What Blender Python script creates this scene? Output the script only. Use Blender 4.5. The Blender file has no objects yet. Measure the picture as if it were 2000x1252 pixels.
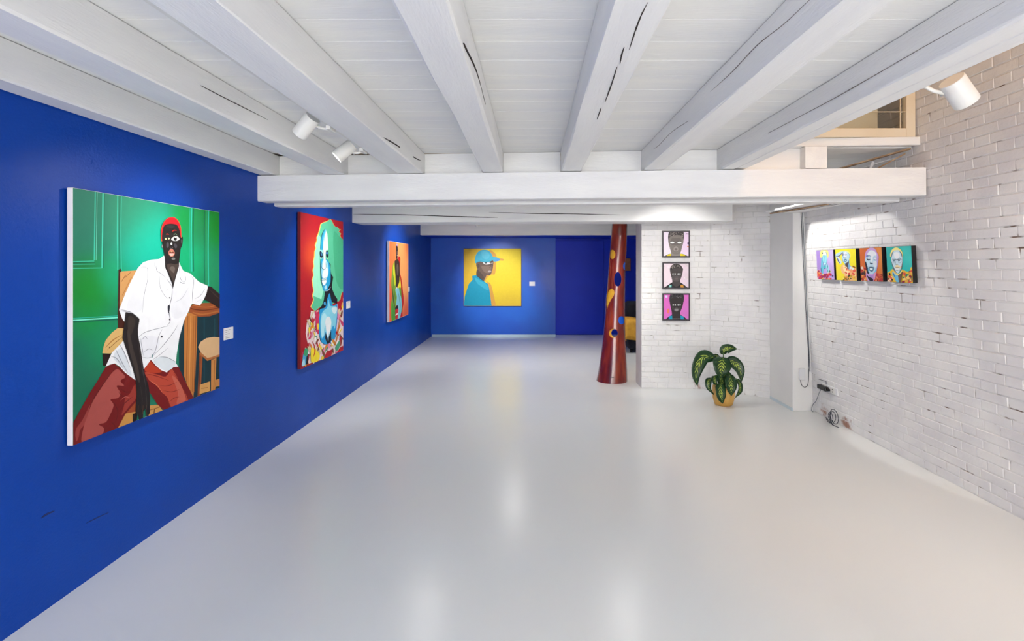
import bpy, bmesh, math, random
from mathutils import Vector, Matrix
from mathutils.geometry import tessellate_polygon

random.seed(7)
scene = bpy.context.scene
COL = scene.collection

# ------------------------------------------------------------------ camera, world, lights, exposure
F, CX, CV, H = 1000.0, 1039.0, 517.5, 1.55        # focal length and vanishing point in a 2000 x 1252 frame, eye height
cam_d = bpy.data.cameras.new('camera')
cam_d.sensor_fit = 'HORIZONTAL'
cam_d.sensor_width = 36.0
cam_d.lens = 36.0 * F / 2000.0
cam_d.shift_x = -(CX - 1000.0) / 2000.0
cam_d.shift_y = -(626.0 - CV) / 2000.0
cam_d.clip_start = 0.02
cam = bpy.data.objects.new('camera', cam_d)
COL.objects.link(cam)
cam.location = (0, 0, H)
cam.rotation_euler = (math.radians(90), 0, 0)
scene.camera = cam

scene.view_settings.view_transform = 'Standard'
scene.view_settings.look = 'None'
scene.view_settings.exposure = -0.08
scene.view_settings.gamma = 1.0
scene.view_settings.use_curve_mapping = False
try:
    scene.cycles.use_denoising = True
    scene.cycles.max_bounces = 6
    scene.cycles.diffuse_bounces = 4
    scene.cycles.glossy_bounces = 3
    scene.cycles.caustics_reflective = False
    scene.cycles.caustics_refractive = False
    scene.cycles.sample_clamp_indirect = 5.0
    scene.cycles.use_adaptive_sampling = True
    scene.cycles.adaptive_threshold = 0.09
    scene.cycles.adaptive_min_samples = 14
except Exception:
    pass

world = bpy.data.worlds.new('daylight')
scene.world = world
world.use_nodes = True
bg = world.node_tree.nodes['Background']
bg.inputs[0].default_value = (0.86, 0.93, 1.0, 1)
bg.inputs[1].default_value = 1.0

def area_light(name, loc, rot, sx, sy, power, col):
    d = bpy.data.lights.new(name, 'AREA')
    d.shape = 'RECTANGLE'; d.size = sx; d.size_y = sy
    d.energy = power; d.color = col
    o = bpy.data.objects.new(name, d); COL.objects.link(o)
    o.location = loc; o.rotation_euler = rot
    return o

WIN_X = ((-1.85, -0.65), (-0.35, 0.85), (1.15, 2.35))   # tall windows in the wall behind the camera
WIN_Z = (0.35, 2.15)
REAR_Y = -3.6
for a, b in WIN_X:
    area_light('window_daylight', ((a + b) / 2, REAR_Y + 0.02, sum(WIN_Z) / 2), (math.radians(90), 0, 0),
               b - a, WIN_Z[1] - WIN_Z[0], 86.0, (1.0, 0.98, 0.945))
# added lamp, unseen, for the warm light in the well beside the brick wall
area_light('upper_warm_fill', (2.2, 2.0, 4.55), (0, 0, 0), 0.5, 1.6, 34.0, (1.0, 0.60, 0.31))

# ------------------------------------------------------------------ helpers
def srgb(r, g, b):
    def f(c):
        c = c / 255.0
        return c / 12.92 if c <= 0.04045 else ((c + 0.055) / 1.055) ** 2.4
    return (f(r), f(g), f(b), 1.0)

def new_mat(name):
    m = bpy.data.materials.new(name)
    m.use_nodes = True
    nt = m.node_tree
    return m, nt, nt.nodes['Principled BSDF']

def N(nt, kind, **kw):
    n = nt.nodes.new(kind)
    for k, v in kw.items():
        setattr(n, k, v)
    return n

def paint(name, c1, c2=None, rough=0.5, scale=2.0, bump=0.0, bump_scale=60.0, metal=0.0, coat=0.0, spec=0.5, detail=2.0, stretch=None, rough2=None):
    """plain painted / solid surface: two close colours mixed by noise, fine bump"""
    m, nt, p = new_mat(name)
    c2 = c2 or c1
    geo = N(nt, 'ShaderNodeNewGeometry')
    vec = geo.outputs['Position']
    if stretch:
        mp = N(nt, 'ShaderNodeMapping'); mp.inputs['Scale'].default_value = stretch
        nt.links.new(vec, mp.inputs['Vector']); vec = mp.outputs['Vector']
    no = N(nt, 'ShaderNodeTexNoise'); no.inputs['Scale'].default_value = scale; no.inputs['Detail'].default_value = detail
    nt.links.new(vec, no.inputs['Vector'])
    mr = N(nt, 'ShaderNodeMapRange'); mr.inputs[1].default_value = 0.35; mr.inputs[2].default_value = 0.65
    nt.links.new(no.outputs['Fac'], mr.inputs[0])
    mx = N(nt, 'ShaderNodeMix', data_type='RGBA')
    mx.inputs['A'].default_value = c1; mx.inputs['B'].default_value = c2
    nt.links.new(mr.outputs[0], mx.inputs['Factor'])
    nt.links.new(mx.outputs['Result'], p.inputs['Base Color'])
    p.inputs['Roughness'].default_value = rough
    if rough2 is not None:
        r = N(nt, 'ShaderNodeMapRange'); r.inputs[1].default_value = 0.3; r.inputs[2].default_value = 0.7
        r.inputs[3].default_value = rough; r.inputs[4].default_value = rough2
        nt.links.new(no.outputs['Fac'], r.inputs[0]); nt.links.new(r.outputs[0], p.inputs['Roughness'])
    p.inputs['Metallic'].default_value = metal
    p.inputs['Coat Weight'].default_value = coat
    p.inputs['Coat Roughness'].default_value = 0.08
    p.inputs['Specular IOR Level'].default_value = spec
    if bump > 0:
        nb = N(nt, 'ShaderNodeTexNoise'); nb.inputs['Scale'].default_value = bump_scale; nb.inputs['Detail'].default_value = 2.0
        nt.links.new(vec, nb.inputs['Vector'])
        b = N(nt, 'ShaderNodeBump'); b.inputs['Strength'].default_value = bump; b.inputs['Distance'].default_value = 0.004
        nt.links.new(nb.outputs['Fac'], b.inputs['Height']); nt.links.new(b.outputs['Normal'], p.inputs['Normal'])
    return m

def emit(name, c, s):
    m, nt, p = new_mat(name)
    p.inputs['Base Color'].default_value = c
    p.inputs['Emission Color'].default_value = c
    p.inputs['Emission Strength'].default_value = s
    return m

def tag(o, label=None, cat=None, group=None, kind=None):
    if label: o['label'] = label
    if cat: o['category'] = cat
    if group: o['group'] = group
    if kind: o['kind'] = kind
    return o

WORLD_LOC = {}
def empty(name, loc):
    o = bpy.data.objects.new(name, None); COL.objects.link(o)
    o.location = loc; o.empty_display_size = 0.1
    WORLD_LOC[o.name] = Vector(loc)
    return o

def link_mesh(name, me, mat, parent=None, recenter=True, smooth=False):
    """links a mesh whose vertices are in world space as ONE object"""
    mats = mat if isinstance(mat, (list, tuple)) else [mat]
    for m in mats:
        me.materials.append(m)
    c = Vector((0, 0, 0))
    if recenter and len(me.vertices):
        lo = Vector((min(v.co.x for v in me.vertices), min(v.co.y for v in me.vertices), min(v.co.z for v in me.vertices)))
        hi = Vector((max(v.co.x for v in me.vertices), max(v.co.y for v in me.vertices), max(v.co.z for v in me.vertices)))
        c = Vector(((lo.x + hi.x) / 2, (lo.y + hi.y) / 2, lo.z))
        me.transform(Matrix.Translation(-c))
    if smooth:
        for f in me.polygons: f.use_smooth = True
    o = bpy.data.objects.new(name, me); COL.objects.link(o)
    WORLD_LOC[o.name] = c
    if parent is not None:
        o.parent = parent
        o.location = c - WORLD_LOC[parent.name]
    else:
        o.location = c
    return o

def bm_mesh(bm, name='mesh'):
    me = bpy.data.meshes.new(name); bm.normal_update(); bm.to_mesh(me); bm.free(); return me

def hexa(pts, bevel=0.0, seg=1, bm=None):
    """8 corners: 4 of the bottom loop, 4 of the top loop"""
    own = bm is None
    bm = bm or bmesh.new()
    v = [bm.verts.new(p) for p in pts]
    fs = [bm.faces.new([v[i] for i in q]) for q in ((3, 2, 1, 0), (4, 5, 6, 7), (0, 1, 5, 4), (1, 2, 6, 5), (2, 3, 7, 6), (3, 0, 4, 7))]
    bmesh.ops.recalc_face_normals(bm, faces=fs)
    if bevel > 0:
        es = list({e for f in fs for e in f.edges})
        bmesh.ops.bevel(bm, geom=es, offset=bevel, segments=seg, profile=0.5, affect='EDGES', clamp_overlap=True)
    return bm

def box_pts(x0, x1, y0, y1, z0, z1):
    return [(x0, y0, z0), (x1, y0, z0), (x1, y1, z0), (x0, y1, z0), (x0, y0, z1), (x1, y0, z1), (x1, y1, z1), (x0, y1, z1)]

def box(name, x0, x1, y0, y1, z0, z1, mat, parent=None, bevel=0.0, seg=1, recenter=True):
    return link_mesh(name, bm_mesh(hexa(box_pts(x0, x1, y0, y1, z0, z1), bevel, seg)), mat, parent, recenter)

def slab(name, p0, p1, thick, z0, z1, mat, parent=None, bevel=0.0, seg=1):
    """upright board from p0 to p1 (plan points, front edge), thickness to the left of the direction"""
    a, b = Vector((p0[0], p0[1])), Vector((p1[0], p1[1]))
    d = (b - a).normalized(); n = Vector((-d.y, d.x)) * thick
    q = [a, b, b + n, a + n]
    pts = [(v.x, v.y, z0) for v in q] + [(v.x, v.y, z1) for v in q]
    return link_mesh(name, bm_mesh(hexa(pts, bevel, seg)), mat, parent)

def tube_bm(path, r, segs=8, bm=None, cap=True):
    bm = bm or bmesh.new()
    path = [Vector(p) for p in path]
    rr = r if isinstance(r, (list, tuple)) else [r] * len(path)
    rings = []
    up = Vector((0, 0, 1))
    for i, p in enumerate(path):
        t = (path[min(i + 1, len(path) - 1)] - path[max(i - 1, 0)]).normalized()
        s = t.cross(up)
        if s.length < 1e-3: s = t.cross(Vector((1, 0, 0)))
        s.normalize(); w = s.cross(t).normalized()
        rings.append([bm.verts.new(p + (s * math.cos(k * 2 * math.pi / segs) + w * math.sin(k * 2 * math.pi / segs)) * rr[i]) for k in range(segs)])
    for a, b in zip(rings[:-1], rings[1:]):
        for k in range(segs):
            bm.faces.new((a[k], a[(k + 1) % segs], b[(k + 1) % segs], b[k]))
    if cap:
        bm.faces.new(rings[0][::-1]); bm.faces.new(rings[-1])
    return bm

def spline(pts, n=6):
    """open Catmull-Rom through 3D points"""
    P = [Vector(p) for p in pts]
    P = [P[0] * 2 - P[1]] + P + [P[-1] * 2 - P[-2]]
    out = []
    for i in range(1, len(P) - 2):
        for k in range(n):
            t = k / n
            a, b, c, d = P[i - 1], P[i], P[i + 1], P[i + 2]
            out.append(0.5 * ((2 * b) + (c - a) * t + (2 * a - 5 * b + 4 * c - d) * t * t + (3 * b - a - 3 * c + d) * t ** 3))
    out.append(P[-2])
    return out

def tube(name, path, r, mat, parent=None, segs=8, smooth_path=False):
    p = spline(path) if smooth_path else path
    return link_mesh(name, bm_mesh(tube_bm(p, r, segs)), mat, parent, smooth=True)

def lathe_bm(profile, segs=32, center=(0, 0, 0), bm=None):
    bm = bm or bmesh.new()
    c = Vector(center); rings = []
    for r, z in profile:
        rings.append([bm.verts.new(c + Vector((r * math.cos(2 * math.pi * k / segs), r * math.sin(2 * math.pi * k / segs), z))) for k in range(segs)])
    for a, b in zip(rings[:-1], rings[1:]):
        for k in range(segs):
            bm.faces.new((a[k], a[(k + 1) % segs], b[(k + 1) % segs], b[k]))
    return bm, rings

def px(u, v, y):
    """point seen at pixel (u, v) of the photo at depth y"""
    return Vector(((u - CX) / F * y, y, H + (CV - v) / F * y))

# ------------------------------------------------------------------ materials
M = {}
M['white'] = paint('white_paint_timber', srgb(238, 238, 237), srgb(232, 232, 233), 0.55, 3.0, 0.35, 35.0, stretch=(4, 0.6, 4))
M['white_x'] = paint('white_paint_crosswise', srgb(238, 238, 237), srgb(231, 231, 232), 0.5, 3.0, 0.3, 35.0, stretch=(0.6, 4, 4))
M['plank'] = paint('white_paint_boards', srgb(239, 239, 237), srgb(233, 234, 235), 0.6, 2.5, 0.2, 30.0, stretch=(0.5, 4, 4))
M['plaster'] = paint('white_plaster', srgb(238, 237, 234), srgb(233, 232, 230), 0.7, 2.0, 0.15, 40.0)
M['plaster_warm'] = paint('cream_paint', srgb(228, 214, 190), srgb(222, 205, 178), 0.6, 2.0, 0.1, 30.0)
M['metal_white'] = paint('white_powder_coat', srgb(225, 224, 219), None, 0.4)
M['grey_metal'] = paint('grey_metal', srgb(150, 150, 150), None, 0.45)
M['hairline'] = paint('hairline_split', srgb(150, 142, 138), srgb(110, 102, 98), 0.9, 20.0)
M['dark'] = paint('dark_gap', srgb(48, 36, 30), srgb(30, 24, 22), 0.9, 20.0)
M['black'] = paint('black_edge', srgb(14, 13, 14), srgb(20, 18, 19), 0.6, 20.0)
M['lath'] = paint('raw_lath', srgb(196, 168, 136), srgb(150, 118, 88), 0.8, 12.0, 0.3, 60.0)
M['cable'] = paint('grey_cable', srgb(120, 126, 134), None, 0.5)
M['cable_dark'] = paint('dark_cable', srgb(58, 60, 72), None, 0.5)
M['plastic_white'] = paint('white_plastic', srgb(226, 226, 228), None, 0.35)
M['plastic_black'] = paint('black_plastic', srgb(12, 12, 14), None, 0.35)
M['paper'] = paint('white_card', srgb(232, 232, 236), None, 0.6)
M['ink'] = paint('grey_print', srgb(150, 150, 152), None, 0.7)
M['lens'] = emit('lamp_lens', (1.0, 0.97, 0.92, 1), 12.0)
M['canvas'] = paint('raw_canvas', srgb(238, 233, 234), srgb(234, 228, 230), 0.85, 12.0, 0.1, 300.0)
M['frame_dark'] = paint('charcoal_frame', srgb(52, 44, 52), srgb(44, 38, 44), 0.45, 30.0)
M['blue'] = paint('blue_wall_paint', srgb(4, 68, 170), srgb(4, 62, 160), 0.36, 1.1, 0.22, 90.0, detail=3.0, rough2=0.44, spec=0.22)
M['blue_back'] = paint('blue_wall_patched', srgb(6, 76, 194), srgb(14, 98, 208), 0.3, 0.9, 0.15, 70.0, detail=5.0, rough2=0.45, spec=0.4)
M['blue_dark'] = paint('blue_door_paint', srgb(6, 54, 208), srgb(6, 48, 196), 0.45, 1.0, 0.1, 60.0, spec=0.3)
M['skirting'] = paint('pale_blue_skirting', srgb(190, 215, 228), None, 0.45)
M['skirting_pale'] = paint('pale_floor_edge', srgb(208, 220, 226), None, 0.45)
M['navy'] = paint('navy_upholstery', srgb(16, 18, 34), srgb(22, 24, 42), 0.85, 30.0, 0.3, 200.0)
M['mustard'] = paint('mustard_throw', srgb(222, 166, 54), srgb(206, 148, 44), 0.8, 14.0, 0.3, 150.0)
M['tan'] = paint('tan_board', srgb(176, 118, 78), srgb(160, 104, 66), 0.6, 14.0)
M['ochre'] = paint('ochre_pot', srgb(220, 176, 96), srgb(206, 158, 78), 0.5, 9.0, 0.1, 40.0)
M['soil'] = paint('potting_soil', srgb(70, 34, 26), srgb(44, 24, 20), 0.95, 60.0, 0.8, 120.0)
M['stem'] = paint('green_stem', srgb(70, 110, 40), srgb(50, 88, 30), 0.5, 20.0)
M['gold_inside'] = paint('yellow_hollow', srgb(226, 172, 46), srgb(208, 148, 36), 0.45, 8.0)

# pale painted concrete floor, low sheen
def floor_mat():
    m, nt, p = new_mat('pale_painted_floor')
    geo = N(nt, 'ShaderNodeNewGeometry')
    n1 = N(nt, 'ShaderNodeTexNoise'); n1.inputs['Scale'].default_value = 0.8; n1.inputs['Detail'].default_value = 2.5
    n2 = N(nt, 'ShaderNodeTexNoise'); n2.inputs['Scale'].default_value = 6.0; n2.inputs['Detail'].default_value = 2.5
    nt.links.new(geo.outputs['Position'], n1.inputs['Vector']); nt.links.new(geo.outputs['Position'], n2.inputs['Vector'])
    mx = N(nt, 'ShaderNodeMix', data_type='RGBA')
    mx.inputs['A'].default_value = srgb(230, 234, 235); mx.inputs['B'].default_value = srgb(235, 236, 234)
    mr = N(nt, 'ShaderNodeMapRange'); mr.inputs[1].default_value = 0.35; mr.inputs[2].default_value = 0.65
    nt.links.new(n1.outputs['Fac'], mr.inputs[0]); nt.links.new(mr.outputs[0], mx.inputs['Factor'])
    nt.links.new(mx.outputs['Result'], p.inputs['Base Color'])
    r = N(nt, 'ShaderNodeMapRange'); r.inputs[1].default_value = 0.3; r.inputs[2].default_value = 0.7
    r.inputs[3].default_value = 0.235; r.inputs[4].default_value = 0.255
    nt.links.new(n2.outputs['Fac'], r.inputs[0]); nt.links.new(r.outputs[0], p.inputs['Roughness'])
    b = N(nt, 'ShaderNodeBump'); b.inputs['Strength'].default_value = 0.02; b.inputs['Distance'].default_value = 0.002
    nt.links.new(n2.outputs['Fac'], b.inputs['Height']); nt.links.new(b.outputs['Normal'], p.inputs['Normal'])
    p.inputs['Specular IOR Level'].default_value = 0.36
    return m
M['floor'] = floor_mat()

# whitewashed brick: white paint, a few rust stains at the foot of the wall
def brick_mat():
    m, nt, p = new_mat('whitewashed_brick')
    geo = N(nt, 'ShaderNodeNewGeometry'); oi = N(nt, 'ShaderNodeObjectInfo')
    n1 = N(nt, 'ShaderNodeTexNoise'); n1.inputs['Scale'].default_value = 5.0; n1.inputs['Detail'].default_value = 2.5
    nt.links.new(geo.outputs['Position'], n1.inputs['Vector'])
    mx = N(nt, 'ShaderNodeMix', data_type='RGBA')
    mx.inputs['A'].default_value = srgb(232, 230, 228); mx.inputs['B'].default_value = srgb(222, 220, 221)
    mr = N(nt, 'ShaderNodeMapRange'); mr.inputs[1].default_value = 0.35; mr.inputs[2].default_value = 0.65
    nt.links.new(n1.outputs['Fac'], mr.inputs[0]); nt.links.new(mr.outputs[0], mx.inputs['Factor'])
    last = mx.outputs['Result']
    for pos, rad in (((2.96, 5.22, 0.055), 0.09), ((2.97, 4.85, 0.035), 0.11), ((2.08, 6.38, 0.035), 0.07)):
        d = N(nt, 'ShaderNodeVectorMath', operation='DISTANCE'); d.inputs[1].default_value = pos
        nt.links.new(geo.outputs['Position'], d.inputs[0])
        n3 = N(nt, 'ShaderNodeTexNoise'); n3.inputs['Scale'].default_value = 22.0; n3.inputs['Detail'].default_value = 2.0
        nt.links.new(geo.outputs['Position'], n3.inputs['Vector'])
        ad = N(nt, 'ShaderNodeMath', operation='MULTIPLY_ADD'); ad.inputs[1].default_value = 0.22
        nt.links.new(n3.outputs['Fac'], ad.inputs[0]); nt.links.new(d.outputs['Value'], ad.inputs[2])
        k = N(nt, 'ShaderNodeMapRange'); k.inputs[1].default_value = rad + 0.09; k.inputs[2].default_value = rad + 0.02
        k.inputs[3].default_value = 0.0; k.inputs[4].default_value = 0.85
        nt.links.new(ad.outputs[0], k.inputs[0])
        m2 = N(nt, 'ShaderNodeMix', data_type='RGBA'); m2.inputs['B'].default_value = srgb(150, 92, 58)
        nt.links.new(k.outputs[0], m2.inputs['Factor']); nt.links.new(last, m2.inputs['A']); last = m2.outputs['Result']
    nt.links.new(last, p.inputs['Base Color'])
    p.inputs['Roughness'].default_value = 0.62
    n4 = N(nt, 'ShaderNodeTexNoise'); n4.inputs['Scale'].default_value = 45.0; n4.inputs['Detail'].default_value = 2.5
    nt.links.new(geo.outputs['Position'], n4.inputs['Vector'])
    b = N(nt, 'ShaderNodeBump'); b.inputs['Strength'].default_value = 0.45; b.inputs['Distance'].default_value = 0.004
    nt.links.new(n4.outputs['Fac'], b.inputs['Height']); nt.links.new(b.outputs['Normal'], p.inputs['Normal'])
    return m
M['brick'] = brick_mat()

# mortar painted white with open, unpainted dark stretches
def mortar_mat(name, lo, hi):
    m, nt, p = new_mat(name)
    geo = N(nt, 'ShaderNodeNewGeometry')
    n1 = N(nt, 'ShaderNodeTexNoise'); n1.inputs['Scale'].default_value = 7.0; n1.inputs['Detail'].default_value = 2.0; n1.inputs['Roughness'].default_value = 0.7
    nt.links.new(geo.outputs['Position'], n1.inputs['Vector'])
    mr = N(nt, 'ShaderNodeMapRange'); mr.inputs[1].default_value = lo; mr.inputs[2].default_value = hi
    nt.links.new(n1.outputs['Fac'], mr.inputs[0])
    mx = N(nt, 'ShaderNodeMix', data_type='RGBA')
    mx.inputs['A'].default_value = srgb(226, 224, 222); mx.inputs['B'].default_value = srgb(112, 92, 80)
    nt.links.new(mr.outputs[0], mx.inputs['Factor']); nt.links.new(mx.outputs['Result'], p.inputs['Base Color'])
    p.inputs['Roughness'].default_value = 0.85
    b = N(nt, 'ShaderNodeBump'); b.inputs['Strength'].default_value = 0.6; b.inputs['Distance'].default_value = 0.005
    n4 = N(nt, 'ShaderNodeTexNoise'); n4.inputs['Scale'].default_value = 80.0
    nt.links.new(geo.outputs['Position'], n4.inputs['Vector'])
    nt.links.new(n4.outputs['Fac'], b.inputs['Height']); nt.links.new(b.outputs['Normal'], p.inputs['Normal'])
    return m
M['mortar'] = mortar_mat('painted_mortar', 0.585, 0.70)
M['mortar_tight'] = mortar_mat('painted_mortar_tight', 0.61, 0.74)

# lacquered red-brown wood of the sculpture
def lacquer():
    m, nt, p = new_mat('red_lacquered_wood')
    tc = N(nt, 'ShaderNodeTexCoord')
    mp = N(nt, 'ShaderNodeMapping'); mp.inputs['Scale'].default_value = (7, 7, 1.6)
    nt.links.new(tc.outputs['Object'], mp.inputs['Vector'])
    n1 = N(nt, 'ShaderNodeTexNoise'); n1.inputs['Scale'].default_value = 1.5; n1.inputs['Detail'].default_value = 2.5
    nt.links.new(mp.outputs[0], n1.inputs['Vector'])
    cr = N(nt, 'ShaderNodeValToRGB')
    cr.color_ramp.elements[0].position = 0.3; cr.color_ramp.elements[0].color = srgb(84, 16, 10)
    cr.color_ramp.elements[1].position = 0.72; cr.color_ramp.elements[1].color = srgb(150, 54, 20)
    e = cr.color_ramp.elements.new(0.5); e.color = srgb(116, 26, 12)
    nt.links.new(n1.outputs['Fac'], cr.inputs[0]); nt.links.new(cr.outputs[0], p.inputs['Base Color'])
    p.inputs['Roughness'].default_value = 0.22
    p.inputs['Coat Weight'].default_value = 0.6; p.inputs['Coat Roughness'].default_value = 0.06
    return m
M['lacquer'] = lacquer()

# dumb-cane leaf: dark margin, yellow-green heart broken by side veins (UV: x across -1..1, y along 0..1)
def leaf_mat():
    m, nt, p = new_mat('variegated_leaf')
    uv = N(nt, 'ShaderNodeUVMap'); uv.uv_map = 'UVMap'
    sep = N(nt, 'ShaderNodeSeparateXYZ'); nt.links.new(uv.outputs[0], sep.inputs[0])
    ab = N(nt, 'ShaderNodeMath', operation='ABSOLUTE'); nt.links.new(sep.outputs[0], ab.inputs[0])
    # vein phase = y*16 - |x|*3
    m1 = N(nt, 'ShaderNodeMath', operation='MULTIPLY'); m1.inputs[1].default_value = 7.0; nt.links.new(sep.outputs[1], m1.inputs[0])
    m2 = N(nt, 'ShaderNodeMath', operation='MULTIPLY_ADD'); m2.inputs[1].default_value = -3.2; nt.links.new(ab.outputs[0], m2.inputs[0]); nt.links.new(m1.outputs[0], m2.inputs[2])
    no = N(nt, 'ShaderNodeTexNoise'); no.inputs['Scale'].default_value = 5.0; nt.links.new(uv.outputs[0], no.inputs['Vector'])
    m2b = N(nt, 'ShaderNodeMath', operation='MULTIPLY_ADD'); m2b.inputs[1].default_value = 1.2; nt.links.new(no.outputs['Fac'], m2b.inputs[0]); nt.links.new(m2.outputs[0], m2b.inputs[2])
    fr = N(nt, 'ShaderNodeMath', operation='PINGPONG'); fr.inputs[1].default_value = 0.5; nt.links.new(m2b.outputs[0], fr.inputs[0])
    # heart mask
    sub = N(nt, 'ShaderNodeMath', operation='MULTIPLY_ADD'); sub.inputs[1].default_value = -1.0; sub.inputs[2].default_value = 0.35; nt.links.new(ab.outputs[0], sub.inputs[0])
    yy = N(nt, 'ShaderNodeMath', operation='SUBTRACT'); yy.inputs[1].default_value = 0.45; nt.links.new(sep.outputs[1], yy.inputs[0])
    ya = N(nt, 'ShaderNodeMath', operation='ABSOLUTE'); nt.links.new(yy.outputs[0], ya.inputs[0])
    yb = N(nt, 'ShaderNodeMath', operation='MULTIPLY_ADD'); yb.inputs[1].default_value = -0.75; nt.links.new(ya.outputs[0], yb.inputs[0]); nt.links.new(sub.outputs[0], yb.inputs[2])
    su = N(nt, 'ShaderNodeMath', operation='MULTIPLY_ADD'); su.inputs[1].default_value = 1.5; nt.links.new(fr.outputs[0], su.inputs[0]); nt.links.new(yb.outputs[0], su.inputs[2])
    mr = N(nt, 'ShaderNodeMapRange'); mr.inputs[1].default_value = 0.46; mr.inputs[2].default_value = 0.60; nt.links.new(su.outputs[0], mr.inputs[0])
    mx = N(nt, 'ShaderNodeMix', data_type='RGBA'); mx.inputs['A'].default_value = srgb(14, 58, 22); mx.inputs['B'].default_value = srgb(182, 200, 84)
    nt.links.new(mr.outputs[0], mx.inputs['Factor'])
    rib = N(nt, 'ShaderNodeMapRange'); rib.inputs[1].default_value = 0.03; rib.inputs[2].default_value = 0.06; nt.links.new(ab.outputs[0], rib.inputs[0])
    mx2 = N(nt, 'ShaderNodeMix', data_type='RGBA'); mx2.inputs['A'].default_value = srgb(34, 84, 28); nt.links.new(rib.outputs[0], mx2.inputs['Factor']); nt.links.new(mx.outputs['Result'], mx2.inputs['B'])
    nt.links.new(mx2.outputs['Result'], p.inputs['Base Color'])
    p.inputs['Roughness'].default_value = 0.38
    return m
M['leaf'] = leaf_mat()

def art_mat():
    m, nt, p = new_mat('oil_paint')
    at = N(nt, 'ShaderNodeAttribute'); at.attribute_name = 'Col'
    geo = N(nt, 'ShaderNodeNewGeometry')
    no = N(nt, 'ShaderNodeTexNoise'); no.inputs['Scale'].default_value = 25.0; no.inputs['Detail'].default_value = 4.0
    nt.links.new(geo.outputs['Position'], no.inputs['Vector'])
    mr = N(nt, 'ShaderNodeMapRange'); mr.inputs[3].default_value = 0.93; mr.inputs[4].default_value = 1.07; nt.links.new(no.outputs['Fac'], mr.inputs[0])
    mu = N(nt, 'ShaderNodeVectorMath', operation='SCALE'); nt.links.new(at.outputs['Color'], mu.inputs[0]); nt.links.new(mr.outputs[0], mu.inputs['Scale'])
    nt.links.new(mu.outputs[0], p.inputs['Base Color'])
    p.inputs['Roughness'].default_value = 0.55
    p.inputs['Specular IOR Level'].default_value = 0.3
    return m
M['art'] = art_mat()

# glass of the upper window
def glass():
    m, nt, p = new_mat('window_glass')
    nt.nodes.remove(p)
    t = N(nt, 'ShaderNodeBsdfTransparent'); t.inputs[0].default_value = (0.94, 0.96, 0.95, 1)
    g = N(nt, 'ShaderNodeBsdfGlossy'); g.inputs['Roughness'].default_value = 0.02
    mx = N(nt, 'ShaderNodeMixShader')
    mx.inputs[0].default_value = 0.05; nt.links.new(t.outputs[0], mx.inputs[1]); nt.links.new(g.outputs[0], mx.inputs[2])
    nt.links.new(mx.outputs[0], nt.nodes['Material Output'].inputs['Surface'])
    return m
M['glass'] = glass()

# ------------------------------------------------------------------ the room shell
XL = -2.184                                   # blue wall
LEAN = 0.048
def XW(z): return 2.985 - LEAN * z            # face of the leaning brick wall
ZJ, ZC = 2.268, 2.433                         # underside of joists, of ceiling boards
YB, YR = 11.06, 11.38                         # back wall, recess behind it

tag(box('floor', XL - 0.2, 3.4, REAR_Y - 0.2, 11.7, -0.12, 0.0, M['floor']), 'glossy pale grey painted floor', kind='structure')
tag(box('wall_left', XL - 0.2, XL, REAR_Y - 0.2, 11.7, 0.0, 2.62, M['blue']), 'long saturated blue wall with a soft sheen', kind='structure')
tag(box('wall_back', XL, 0.509, YB, YB + 0.2, 0.0, 2.13, M['blue_back']), 'patchy bright blue end wall', kind='structure')
tag(box('wall_recess', 0.509, 3.4, YR, YR + 0.2, 0.0, 2.13, M['blue_dark']), 'darker blue wall set back in the recess', kind='structure')
d1 = tag(box('door_1', 0.53, 1.585, YR - 0.035, YR - 0.002, 0.004, 2.09, M['blue_dark'], bevel=0.004), 'flush dark blue door panel beside the end wall', kind='structure')
tag(box('baseboard_back', XL + 0.02, 0.509, YB - 0.014, YB - 0.001, 0.0, 0.048, M['skirting'], bevel=0.003), 'thin pale blue skirting under the end wall', kind='structure')
tag(box('ceiling_soffit', XL, 3.3, 10.2, 11.6, 2.136, 2.62, M['blue_dark']), 'blue soffit above the end wall', kind='structure')
tag(box('wall_far_right', 3.2, 3.4, 5.5, 11.6, 0.0, 2.62, M['plaster']), 'white wall behind the brick partition', kind='structure')

# rear wall behind the camera with three tall windows
rear = empty('wall_rear', (0, REAR_Y, 0)); tag(rear, 'white wall with tall windows facing the room', kind='structure')
xs = [XL] + [v for w in WIN_X for v in w] + [3.2]
for a, b in zip(xs[0::2], xs[1::2]):
    box('pier', a, b, REAR_Y - 0.2, REAR_Y - 0.02, 0.0, 4.7, M['plaster'], rear)
for a, b in WIN_X:
    box('apron', a, b, REAR_Y - 0.2, REAR_Y - 0.02, 0.0, WIN_Z[0], M['plaster'], rear)
    box('lintel', a, b, REAR_Y - 0.2, REAR_Y - 0.02, WIN_Z[1], 4.7, M['plaster'], rear)
for i, (a, b) in enumerate(WIN_X):
    w = empty('window_%d' % (i + 1), ((a + b) / 2, REAR_Y - 0.1, WIN_Z[0])); tag(w, 'tall white framed window in the wall opposite', kind='structure')
    for x0, x1, z0, z1 in ((a, a + .05, *WIN_Z), (b - .05, b, *WIN_Z), (a + .05, b - .05, WIN_Z[0], WIN_Z[0] + .05), (a + .05, b - .05, WIN_Z[1] - .05, WIN_Z[1]), ((a + b) / 2 - .02, (a + b) / 2 + .02, WIN_Z[0] + .05, WIN_Z[1] - .05)):
        box('window_frame', x0, x1, REAR_Y - 0.13, REAR_Y - 0.08, z0, z1, M['white'], w)
    box('pane', a + .05, b - .05, REAR_Y - 0.108, REAR_Y - 0.102, WIN_Z[0] + .05, WIN_Z[1] - .05, M['glass'], w)

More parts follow.
